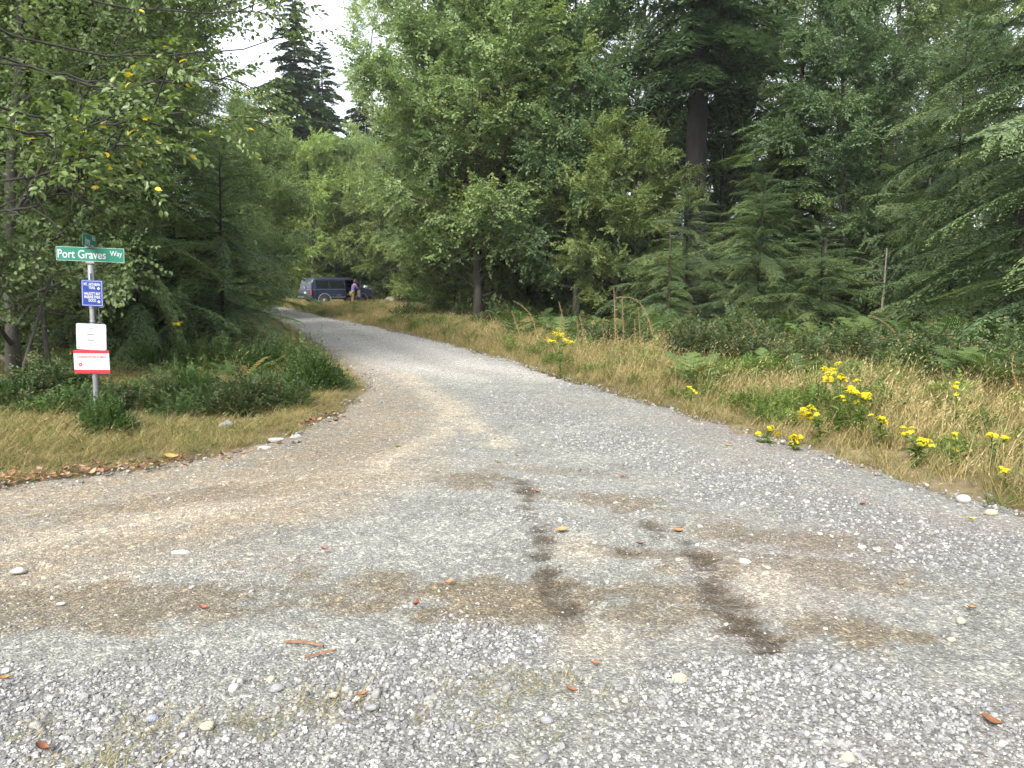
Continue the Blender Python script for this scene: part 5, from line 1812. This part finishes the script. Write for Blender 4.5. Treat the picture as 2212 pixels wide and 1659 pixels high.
# blue trail sign
s = board('trail_sign', 203.5, 633, 45, 56, M['sign_blue'], 'blue sign with white trail and dock directions', .8)
q = MB(); outline(q, 41.5 * k, 52 * k, .0045, -.0032); q.build('border', M['sign_white'], s)
for t_, z_, x_ in (('MT. ARTABAN', 16, 0), ('TRAIL', 9, 0), ('HALKETT BAY', -3.6, 0), ('MARINE PARK', -10.8, 0), ('DOCK', -18, 0)):
    lettering(s, t_, 8.2 * k, (x_ * k, -.0035, z_ * k), M['sign_white'], .66, bold=.0012)
for z_ in (10.5, -17.5):
    q = MB()
    r_ = 3.6 * k
    q.loft([[(r_, -.0035, 0), (0, -.0035, r_), (-r_, -.0035, 0), (0, -.0035, -r_)], [(r_, -.003, 0), (0, -.003, r_), (-r_, -.003, 0), (0, -.003, -r_)]])
    d = q.build('arrow_diamond', M['sign_white'], s); d.location = (13.5 * k, 0, z_ * k)
    q = MB()
    q.box((-.8 * k, -.0045, -.5 * k), (.3 * k, -.0036, .5 * k))
    q.add([(.3 * k, -.0045, 1.2 * k), (.3 * k, -.0045, -1.2 * k), (1.8 * k, -.0045, 0)], [[0, 1, 2]])
    d2 = q.build('arrow', M['sign_blue'], s); d2.location = (13.5 * k, 0, z_ * k)
for z_ in (25, -25):
    q = MB(); q.tube([(0, -.006, 0), (0, .034, 0)], .005, 8); d = q.build('bolt', M['galv'], s); d.location = (0, 0, z_ * k)
# dark sign turned away behind the post
c = empty('turned_sign', (.055, .03, zof(679))); c.parent = post
c.rotation_euler = (0, R(.8), R(-62))
q = MB(); plate(q, .135, 33 * k, .004, .008); q.build('panel', M['sign_navy'], c)
q = MB(); q.box((.062, -.003, -15 * k), (.066, .003, 15 * k)); q.build('edge', M['sign_white'], c)
tag(c, 'dark navy sign turned away, seen almost edge-on')
for z_ in (664, 694):
    q = MB(); q.tube([(0, 0, -.009), (0, 0, .009)], .0345, 16); d = q.build('band_clamp', M['galv'], post, True); d.location = (0, 0, zof(z_))
q = MB(); q.box((-.005, -.0335, -.035), (.018, -.026, .035), bev=.003); d = q.build('tag_plate', M['sign_navy'], post); d.location = (.008, 0, zof(597))
# white lot notice
s = board('lot_notice', 200, 727, 63, 56, M['sign_white'], 'white notice with small grey lettering and thin frame line', 1.2, .018)
q = MB(); outline(q, 55 * k, 49 * k, .0022, -.0027); q.build('border', M['sign_ink'], s)
for t_, z_, sz in (('LOTS', 16.5, 4.6), ('to', 11, 3.6), ('FAIRFAX', 3.5, 4.6), ('586-847', -8.8, 4.6), ('to', -15.5, 3.6), ('151', -20.5, 4.6)):
    lettering(s, t_, sz * k, (-1 * k, -.0027, z_ * k), M['sign_ink'], 1.0, bold=.0004)
# fire ban notice
s = board('fire_ban_notice', 200.5, 781, 75, 50, M['sign_white'], 'red and white fire ban notice, lowest sign on the post', -1.0, .006)
s.location.y -= .004
q = MB(); q.box((-37.4 * k, -.003, 18.5 * k), (37.4 * k, .003, 25 * k)); q.build('top_band', M['sign_red'], s)
q = MB(); q.box((-37.4 * k, -.003, -25 * k), (37.4 * k, .003, -17 * k)); q.build('bottom_band', M['sign_red'], s)
lettering(s, 'Complete fire ban in effect', 6.3 * k, (0, -.0027, 9.2 * k), M['sign_red'], .90, bold=.0006)
q = MB(); q.tube([(0, -.0026, 0), (0, -.0032, 0)], 4.0 * k, 20); d = q.build('cross_badge', M['sign_red'], s); d.location = (-24 * k, 0, -6 * k)
q = MB()
for a in (45, -45):
    c_, s_ = math.cos(R(a)), math.sin(R(a))
    pts = [(-2.4, -.5), (2.4, -.5), (2.4, .5), (-2.4, .5)]
    q.loft([[((u_ * c_ - v_ * s_) * k, y_, (u_ * s_ + v_ * c_) * k) for u_, v_ in pts] for y_ in (-.0042 - a * 1e-6, -.0033)])
d = q.build('cross_mark', M['sign_white'], s); d.location = (-24 * k, 0, -6 * k)
for j, (x0, x1) in enumerate(((-14, 30), (-14, 32), (-14, 27), (-14, 34), (-14, 6))):
    q = MB(); q.box((x0 * k, -.0028, (3.5 - j * 4.2 - .55) * k), (x1 * k, -.0021, (3.5 - j * 4.2 + .55) * k)); q.build('print_line', M['faded_ink'], s)

# ------------------------------------------------------------------ van
def paint(name, col, coat=.6):
    m, n, l, b = new_mat(name)
    tc = n.new('ShaderNodeTexCoord')
    no = n.new('ShaderNodeTexNoise')
    no.inputs['Scale'].default_value = 3
    no.inputs['Detail'].default_value = 6
    l.new(tc.outputs['Object'], no.inputs['Vector'])
    c = np.array(col)
    r = ramp(n, [(.3, c * .85), (.75, c * 1.2 + .012)])
    l.new(no.outputs['Fac'], r.inputs['Fac'])
    l.new(r.outputs['Color'], b.inputs['Base Color'])
    b.inputs['Roughness'].default_value = .42
    b.inputs['Coat Weight'].default_value = coat
    b.inputs['Coat Roughness'].default_value = .2
    return m


M['van_blue'] = paint('van_blue', (.010, .018, .050), .3)
M['van_silver'] = plain('van_silver', (.30, .32, .36), .4, .3)
M['glass'] = plain('tinted_glass', (.012, .015, .018), .08, 0, .2, 3, 1.0)
M['rubber'] = plain('rubber', (.03, .03, .03), .85)
M['trim'] = plain('black_trim', (.03, .03, .033), .6)
M['rim'] = plain('wheel_rim', (.30, .29, .28), .45, .6)
M['red_lens'] = plain('red_lens', (.50, .02, .03), .25)
M['seat'] = plain('seat_cloth', (.09, .075, .07), .9)
M['plate_white'] = plain('plate_white', (.40, .40, .40), .5)


def body_ring(x, bot, top, w=.98, belt=1.10, th=.155):
    """closed cross-section at x; 18 points from the right sill over the roof to the left sill"""
    b_ = min(belt, top - .12)
    sh = w - max(0, top - belt) * th
    half = [(w - .10, bot), (w - .015, bot + .08), (w, bot + (b_ - bot) * .5), (w - .015, b_), (w - .015 - (w - sh) * .45, b_ + (top - b_) * .42), (sh - .01, top - .11 if top - b_ > .25 else b_ + (top - b_) * .6), (sh - .06, top - .035), (sh - .2, top - .006)]
    right = [(x, -a, z) for a, z in half]
    left = [(x, a, z) for a, z in half[::-1]]
    return right + [(x, 0, top + .005)] + left + [(x, 0, bot)]


van = empty('van', (0, 0, 0), 0, 'dark blue van parked in dry grass, front door open, seen from behind', 'van')
q = MB()
st = [(0.00, .52, 1.00), (0.03, .48, 1.30), (0.10, .46, 1.66), (0.18, .46, 1.80), (0.32, .44, 1.865), (0.60, .42, 1.885), (1.05, .42, 1.89), (1.45, .42, 1.89), (2.55, .42, 1.885), (3.00, .42, 1.87), (3.18, .42, 1.83), (3.45, .42, 1.72), (3.72, .42, 1.50), (3.98, .44, 1.27), (4.12, .46, 1.19), (4.45, .48, 1.12), (4.66, .50, 1.00), (4.74, .54, .86)]
rings = [body_ring(x, b_, t, .975 if .2 < x < 4.3 else .94) for x, b_, t in st]
# opening of the front passenger door: ring points 1..5 on the right side
door_i = {8, 9, 10}
q.loft(rings, skip=lambda i, j: i in door_i and 0 <= j <= 4)
q.build('body', M['van_blue'], van, True)
for p_ in van.children:
    for poly in p_.data.polygons:
        poly.use_smooth = False


def side_panel(name, mat, x0, x1, z0, z1, side=-1, parent=van, out=.012, slope=True, th=.012):
    """pane lying on the body side, following its lean"""
    def yy(z):
        if not slope or z < 1.1:
            return .978
        top, belt, w = 1.885, 1.10, .975
        sh = w - (top - belt) * .155
        zz = [1.10, 1.10 + .785 * .42, top - .11]
        yv = [w - .015, w - .015 - (w - sh) * .45, sh - .01]
        return float(np.interp(z, zz, yv))
    q = MB()
    zs = np.linspace(z0, z1, 4)
    ring = lambda o_: [(x0, side * (yy(z) + o_), z) for z in zs] + [(x1, side * (yy(z) + o_), z) for z in zs[::-1]]
    q.loft([ring(out - th), ring(out)])
    return q.build(name, mat, parent)


for x0, x1 in ((.38, 1.28), (1.36, 2.45)):
    w_ = side_panel('side_window', M['glass'], x0, x1, 1.20, 1.70)
for x0, x1 in ((.38, 1.28), (1.36, 2.45), (2.56, 3.2)):
    side_panel('side_window', M['glass'], x0, x1, 1.20, 1.70, 1)
side_panel('side_stripe', M['van_silver'], .10, 2.52, 1.075, 1.095, out=.006, slope=False)
side_panel('side_stripe', M['van_silver'], .10, 4.3, 1.075, 1.095, 1, out=.006, slope=False)
side_panel('rocker_trim', M['van_silver'], 1.30, 2.52, .55, .585, out=.008, slope=False)
side_panel('sliding_door_seam', M['trim'], 1.315, 1.325, .62, 1.15, out=.002, slope=False, th=.006)
side_panel('door_handle', M['trim'], 2.30, 2.46, 1.00, 1.04, out=.02, slope=False, th=.02)
ltr = lettering(van, 'AWD', .14, (2.02, -.984, .66), M['van_silver'], 1.0, 'CENTER')
# rear: doors, glass, lamps, bumper
def rear_panel(name, mat, y0, y1, z0, z1, out=.012, parent=van):
    xx = lambda z: float(np.interp(z, [.5, 1.0, 1.3, 1.66, 1.80], [0.0, 0.0, .03, .10, .18]))
    q = MB()
    zs = np.linspace(z0, z1, 4)
    ring = lambda o_: [(xx(z) - o_, y0, z) for z in zs] + [(xx(z) - o_, y1, z) for z in zs[::-1]]
    q.loft([ring(-.02), ring(out)])
    return q.build(name, mat, parent)


rear_panel('rear_window', M['glass'], -.80, -.02, 1.16, 1.70)
rear_panel('rear_window', M['glass'], .02, .80, 1.16, 1.70)
rd = rear_panel('rear_door', M['van_blue'], -.80, -.008, .60, 1.12, .008)
rear_panel('rear_door', M['van_blue'], .008, .80, .60, 1.12, .008)
rear_panel('licence_plate', M['plate_white'], -.17, .17, .80, .94, .02)
rear_panel('rear_stripe', M['van_silver'], -.86, .86, 1.10, 1.115, .016)
for s_ in (-1, 1):
    rear_panel('tail_light', M['red_lens'], min(s_ * .84, s_ * .965), max(s_ * .84, s_ * .965), .74, 1.06, .022)
q = MB()
for i in range(9):       # dried brush hanging on the rear door handle
    a = R(-30 + i * 30)
    q.tube([(-.03, 0, 1.18), (-.05, .17 * math.cos(a), 1.18 + .15 * math.sin(a))], [.012, .004], 4)
q.build('rear_emblem', M['van_silver'], van)
q = MB(); q.box((-.16, -.97, .44), (.10, .97, .58), bev=.04); q.build('rear_bumper', M['trim'], van)
q = MB(); q.box((-.165, -.93, .565), (-.02, .93, .59), bev=.008); q.build('bumper_step', M['van_silver'], van)
q = MB(); q.box((4.60, -.95, .40), (4.86, .95, .60), bev=.05); q.build('front_bumper', M['trim'], van)
for s_ in (-1, 1):
    q = MB(); q.box((4.60, s_ * .72 - .17, .74), (4.755, s_ * .72 + .17, .92), bev=.02); q.build('headlight', M['plate_white'], van)
q = MB(); q.box((4.66, -.52, .68), (4.76, .52, .92), bev=.02); q.build('grille', M['trim'], van)
# windscreen
q = MB()
q.loft([[(3.24, -.72, 1.81), (3.24, .72, 1.81), (4.00, .84, 1.29), (4.00, -.84, 1.29)], [(3.26, -.72, 1.84), (3.26, .72, 1.84), (4.03, .84, 1.31), (4.03, -.84, 1.31)]])
q.build('windscreen', M['glass'], van)
# roof rails
for s_ in (-1, 1):
    q = MB(); q.tube([(.5, s_ * .62, 1.90), (.6, s_ * .62, 1.925), (2.8, s_ * .62, 1.925), (2.9, s_ * .62, 1.89)], .015, 6); q.build('roof_rail', M['trim'], van)
# wheels and arches
for x_ in (.95, 3.78):
    for s_ in (-1, 1):
        wh = empty('wheel', (x_, s_ * .84, .335)); wh.parent = van
        q = MB()
        prof = [(.20, -.115), (.30, -.12), (.335, -.09), (.338, 0), (.335, .09), (.30, .12), (.20, .115)]
        rg = []
        for r_, o_ in prof:
            rg.append([(r_ * math.cos(a), o_, r_ * math.sin(a)) for a in np.linspace(0, 2 * math.pi, 25)[:-1]])
        q.loft(rg, cap=False); q.build('tyre', M['rubber'], wh, True)
        q = MB()
        rg = [[(r_ * math.cos(a), o_, r_ * math.sin(a)) for a in np.linspace(0, 2 * math.pi, 25)[:-1]] for r_, o_ in ((.205, s_ * .095), (.19, s_ * .07), (.16, s_ * .055), (.07, s_ * .085), (.02, s_ * .09))]
        q.loft(rg); q.build('rim', M['rim'], wh, True)
        # dark wheel well set into the flank and its pale arch lip
        q = MB()
        aa = np.linspace(R(-8), R(188), 22)
        q.loft([[(x_ + .43 * math.cos(a), s_ * y_, .36 + .43 * math.sin(a)) for a in aa] + [(x_, s_ * y_, .32)] for y_ in (.70, .985)])
        q.build('wheel_well', M['trim'], van)
        q = MB()
        q.loft([[(x_ + r_ * math.cos(a), s_ * y_, .36 + r_ * math.sin(a)) for r_, y_ in ((.43, .98), (.43, 1.0), (.49, 1.0), (.49, .975))] for a in aa])
        q.build('arch_lip', M['van_silver'], van)
        wh.location.y = s_ * .905
# interior seen through the open door
q = MB(); q.box((2.55, -.80, .62), (3.05, -.22, .82), bev=.05); q.box((2.50, -.78, .82), (2.66, -.24, 1.42), bev=.05); q.build('front_seat', M['seat'], van)
q = MB(); q.box((3.35, -.85, .95), (3.7, .85, 1.22), bev=.05); q.build('dashboard', M['trim'], van)
q = MB(); q.box((.3, -.86, .44), (3.6, .86, .50)); q.build('cabin_floor', M['seat'], van)
q = MB(); q.box((2.30, -.80, .50), (2.34, .80, 1.70)); q.build('cabin_partition', M['trim'], van)
# open front door, hinged at its forward edge
dr = empty('front_door', (3.45, -.975, 0)); dr.parent = van
dr.rotation_euler = (0, 0, R(78))
prof = [(-.92, .46), (-.02, .46), (0.0, 1.10), (-.02, 1.20), (-.28, 1.70), (-.90, 1.74), (-.95, 1.10)]
q = MB(); q.loft([[(x_, -.02, z_) for x_, z_ in prof[:3] + [(-.95, 1.10)]], [(x_, .05, z_) for x_, z_ in prof[:3] + [(-.95, 1.10)]]]); q.build('door_panel', M['van_blue'], dr)
q = MB(); q.loft([[(x_, .052, z_) for x_, z_ in ((-.86, .56), (-.08, .56), (-.06, 1.04), (-.89, 1.04))], [(x_, .07, z_) for x_, z_ in ((-.86, .56), (-.08, .56), (-.06, 1.04), (-.89, 1.04))]]); q.build('door_lining', M['seat'], dr)
q = MB(); q.loft([[(x_, .005, z_) for x_, z_ in ((-.93, 1.11), (-.05, 1.11), (-.30, 1.66), (-.88, 1.69))], [(x_, .02, z_) for x_, z_ in ((-.93, 1.11), (-.05, 1.11), (-.30, 1.66), (-.88, 1.69))]]); q.build('door_window', M['glass'], dr)
q = MB(); q.tube([(-.94, .012, 1.10), (-.90, .012, 1.72), (-.28, .012, 1.69), (0.0, .012, 1.12)], .022, 6); q.build('window_frame', M['van_blue'], dr)
mi = MB(); mi.box((-.14, -.22, 1.14), (-.02, -.03, 1.30), bev=.03); mi.build('door_mirror', M['trim'], dr)
VX, VY = gp(674, 660)
TH = R(40)
van.scale = (1.0, 1, 1)
# rear right corner stands at (VX, VY)
van.rotation_euler = (0, 0, TH)
van.location = (VX - .97 * math.sin(TH), VY + .97 * math.cos(TH), lz(VX, VY) + .0)

# ------------------------------------------------------------------ second car, nose hidden by grass
def sedan(x, y, rz):
    e = empty('parked_car', (x, y, lz(x, y) - .02), rz, 'low dark green car half hidden by grass beyond the van', 'car')
    q = MB()
    st = [(0, .45, .80), (.06, .36, .93), (.5, .30, 1.0), (.95, .26, 1.03), (1.35, .24, 1.32), (1.7, .24, 1.40), (2.5, .24, 1.40), (2.9, .24, 1.28), (3.45, .26, .98), (4.2, .30, .88), (4.42, .36, .76), (4.48, .45, .62)]
    q.loft([body_ring(x_, b_, t_, .84, .90, .45) for x_, b_, t_ in st])
    q.build('body', M['car_green'], e)
    for s_ in (-1, 1):
        for x0, x1 in ((1.45, 2.05), (2.12, 2.8)):
            q = MB()
            q.loft([[(x0, s_ * .80, .98), (x1, s_ * .80, .98), (x1 - .1, s_ * .65, 1.30), (x0 + .05, s_ * .65, 1.32)], [(x0, s_ * .84, .98), (x1, s_ * .84, .98), (x1 - .1, s_ * .69, 1.30), (x0 + .05, s_ * .69, 1.32)]])
            q.build('side_window', M['glass'], e)
        q = MB(); q.box((-.03, s_ * .62 - .16, .66), (.06, s_ * .62 + .16, .80), bev=.02); q.build('tail_light', M['red_lens'], e)
        for x_ in (.85, 3.55):
            q = MB()
            q.loft([[(x_ + r_ * math.cos(a), s_ * o_, .29 + r_ * math.sin(a)) for a in np.linspace(0, 6.2832, 21)[:-1]] for r_, o_ in ((.18, .70), (.29, .70), (.30, .78), (.29, .85), (.19, .855))])
            q.build('wheel', M['rubber'], e)
    q = MB(); q.loft([[(1.0, -.66, 1.05), (1.0, .66, 1.05), (1.33, .58, 1.33), (1.33, -.58, 1.33)], [(.97, -.66, 1.06), (.97, .66, 1.06), (1.30, .58, 1.345), (1.30, -.58, 1.345)]]); q.build('rear_window', M['glass'], e)
    return e


M['car_green'] = paint('car_green', (.07, .085, .075))
cx, cy = at(838, 650, 63)[0], 63.0
sedan(cx, cy, R(185))
q = MB()
q.blob((0, 0, 0), (.45, .35, .30), seed=901, rough=.18, lat=9, lon=14)
bo = q.build('boulder', M['boulder'], smooth=True)
bx_, by_ = at(842, 650, 56)[0], 56.0
bo.location = (bx_, by_, .22)
tag(bo, 'pale beige boulder in the grass right of the parked vehicles', 'boulder')

# ------------------------------------------------------------------ person at the open door
def skin_body(name, joints, bones, mat, parent=None, sub=2):
    me = bpy.data.meshes.new(name)
    names = list(joints)
    me.from_pydata([joints[k_][0] for k_ in names], [(names.index(a), names.index(b_)) for a, b_ in bones], [])
    o = bpy.data.objects.new(name, me)
    COL.objects.link(o)
    md = o.modifiers.new('skin', 'SKIN')
    md.use_smooth_shade = True
    for i, k_ in enumerate(names):
        r_ = joints[k_][1]
        sv = me.skin_vertices[0].data[i]
        sv.radius = (r_, r_) if np.isscalar(r_) else r_
        sv.use_root = i == 0
    sb = o.modifiers.new('sub', 'SUBSURF')
    sb.levels = sb.render_levels = sub
    dg = bpy.context.evaluated_depsgraph_get()
    out = bpy.data.meshes.new_from_object(o.evaluated_get(dg))
    bpy.data.objects.remove(o)
    out.materials.clear()
    out.materials.append(mat)
    return link(name, out, parent)


M['skin'] = plain('skin', (.19, .10, .07), .55, noise=.06)
M['lavender'] = plain('lavender_cloth', (.075, .06, .24), .9, noise=.12, scale=14)
M['lime'] = plain('lime_cloth', (.14, .15, .025), .9, noise=.15, scale=14)
M['hair'] = plain('dark_hair', (.03, .022, .018), .7)
M['shoe'] = plain('shoe', (.06, .05, .05), .8)
# local frame: x = facing, z = up; leaning forward with one arm on the door
J = {'pelvis': ((0, 0, .90), .135), 'waist': ((.05, 0, 1.05), .12), 'chest': ((.13, 0, 1.27), (.15, .12)), 'neckbase': ((.20, 0, 1.42), .075), 'neck': ((.235, 0, 1.49), .052),
     'head0': ((.27, 0, 1.56), .082), 'head1': ((.29, 0, 1.645), .095), 'head2': ((.285, 0, 1.71), .07), 'nose': ((.385, 0, 1.615), .014),
     'shL': ((.17, .17, 1.38), .062), 'elL': ((.36, .24, 1.20), .043), 'wrL': ((.58, .20, 1.14), .030), 'paL': ((.65, .19, 1.13), .032),
     'shR': ((.17, -.17, 1.38), .062), 'elR': ((.30, -.26, 1.14), .043), 'wrR': ((.52, -.24, 1.06), .030), 'paR': ((.59, -.23, 1.05), .032),
     'hipL': ((.0, .10, .84), .105), 'knL': ((.05, .11, .48), .066), 'anL': ((-.02, .11, .10), .043), 'toL': ((.14, .12, .04), .035),
     'hipR': ((.0, -.10, .84), .105), 'knR': ((-.02, -.12, .47), .066), 'anR': ((-.10, -.12, .10), .043), 'toR': ((.06, -.13, .04), .035)}
B = [('pelvis', 'waist'), ('waist', 'chest'), ('chest', 'neckbase'), ('neckbase', 'neck'), ('neck', 'head0'), ('head0', 'head1'), ('head1', 'head2'), ('head1', 'nose'),
     ('neckbase', 'shL'), ('shL', 'elL'), ('elL', 'wrL'), ('wrL', 'paL'), ('neckbase', 'shR'), ('shR', 'elR'), ('elR', 'wrR'), ('wrR', 'paR'),
     ('pelvis', 'hipL'), ('hipL', 'knL'), ('knL', 'anL'), ('anL', 'toL'), ('pelvis', 'hipR'), ('hipR', 'knR'), ('knR', 'anR'), ('anR', 'toR')]
for sd_, pal in (('L', (.65, .19, 1.13)), ('R', (.59, -.23, 1.05))):
    for fi, (dy_, ln) in enumerate(((-.03, .06), (-.01, .075), (.01, .08), (.03, .065))):
        J['f%s%da' % (sd_, fi)] = ((pal[0] + .035, pal[1] + dy_, pal[2] + .004), .010)
        J['f%s%db' % (sd_, fi)] = ((pal[0] + .035 + ln * .6, pal[1] + dy_ * 1.15, pal[2] - .008), .009)
        J['f%s%dc' % (sd_, fi)] = ((pal[0] + .035 + ln * .9, pal[1] + dy_ * 1.15, pal[2] - .03), .008)
        B += [('pa' + sd_, 'f%s%da' % (sd_, fi)), ('f%s%da' % (sd_, fi), 'f%s%db' % (sd_, fi)), ('f%s%db' % (sd_, fi), 'f%s%dc' % (sd_, fi))]
    ty = .045 if sd_ == 'R' else -.045
    J['t' + sd_] = ((pal[0] + .01, pal[1] + ty, pal[2]), .011)
    J['u' + sd_] = ((pal[0] + .045, pal[1] + ty * 1.4, pal[2] - .01), .009)
    B += [('wr' + sd_, 't' + sd_), ('t' + sd_, 'u' + sd_)]
per = empty('person', (0, 0, 0), 0, 'person in lavender top and lime shorts leaning in at the open van door', 'person')
skin_body('body', J, B, M['skin'], per)
S1 = {k_: (J[k_][0], (np.array(J[k_][1]) + .016) if not np.isscalar(J[k_][1]) else J[k_][1] + .016) for k_ in ('pelvis', 'waist', 'chest', 'neckbase')}
S1['neckbase'] = ((.185, 0, 1.40), .085)
S1['sa'] = ((.17, .13, 1.37), .072)
S1['sb'] = ((.17, -.13, 1.37), .072)
skin_body('shirt', S1, [('pelvis', 'waist'), ('waist', 'chest'), ('chest', 'neckbase'), ('neckbase', 'sa'), ('neckbase', 'sb')], M['lavender'], per)
S2 = {'pelvis': ((0, 0, .92), .148), 'hl': ((0.0, .10, .83), .122), 'kl': ((.035, .11, .58), .105), 'hr': ((0.0, -.10, .83), .122), 'kr': ((-.012, -.115, .58), .105)}
skin_body('shorts', S2, [('pelvis', 'hl'), ('hl', 'kl'), ('pelvis', 'hr'), ('hr', 'kr')], M['lime'], per)
q = MB()
q.blob((.262, 0, 1.685), (.112, .10, .095), seed=5, rough=.06, lat=9, lon=14)
q.blob((.21, 0, 1.60), (.075, .09, .10), seed=6, rough=.08, lat=9, lon=14)
q.build('hair', M['hair'], per, True)
for sd_, pp in (('L', (.06, .115, .045)), ('R', (-.02, -.125, .045))):
    q = MB(); q.blob(pp, (.14, .052, .05), seed=8, rough=.05, lat=8, lon=12); q.build('shoe', M['shoe'], per, True)
for s_ in (-1, 1):
    q = MB(); q.blob((.375, s_ * .034, 1.64), (.012, .014, .009), seed=9, rough=0, lat=6, lon=8); q.build('eye', M['hair'], per, True)
    q = MB(); q.blob((.285, s_ * .098, 1.635), (.028, .014, .036), seed=10, rough=.05, lat=6, lon=8); q.build('ear', M['skin'], per, True)
c_, s_ = math.cos(TH), math.sin(TH)
lx, ly = 2.95, -1.18
per.location = (van.location.x + lx * c_ - ly * s_, van.location.y + lx * s_ + ly * c_, lz(VX, VY) + .0)
per.rotation_euler = (0, 0, TH + R(10))

# ------------------------------------------------------------------ thin summer haze in the air
hz = MB()
hz.box((-440, -40, -1.5), (440, 510, 34))
m = bpy.data.materials.new('haze')
m.use_nodes = True
n = m.node_tree.nodes
n.clear()
pv = n.new('ShaderNodeVolumePrincipled')
pv.inputs['Color'].default_value = (.90, .94, .98, 1)
pv.inputs['Density'].default_value = .0004
pv.inputs['Anisotropy'].default_value = .2
m.node_tree.links.new(pv.outputs[0], n.new('ShaderNodeOutputMaterial').inputs['Volume'])
tag(hz.build('haze', m), 'thin pale haze hanging in the air over the road', 'haze', kind='stuff')
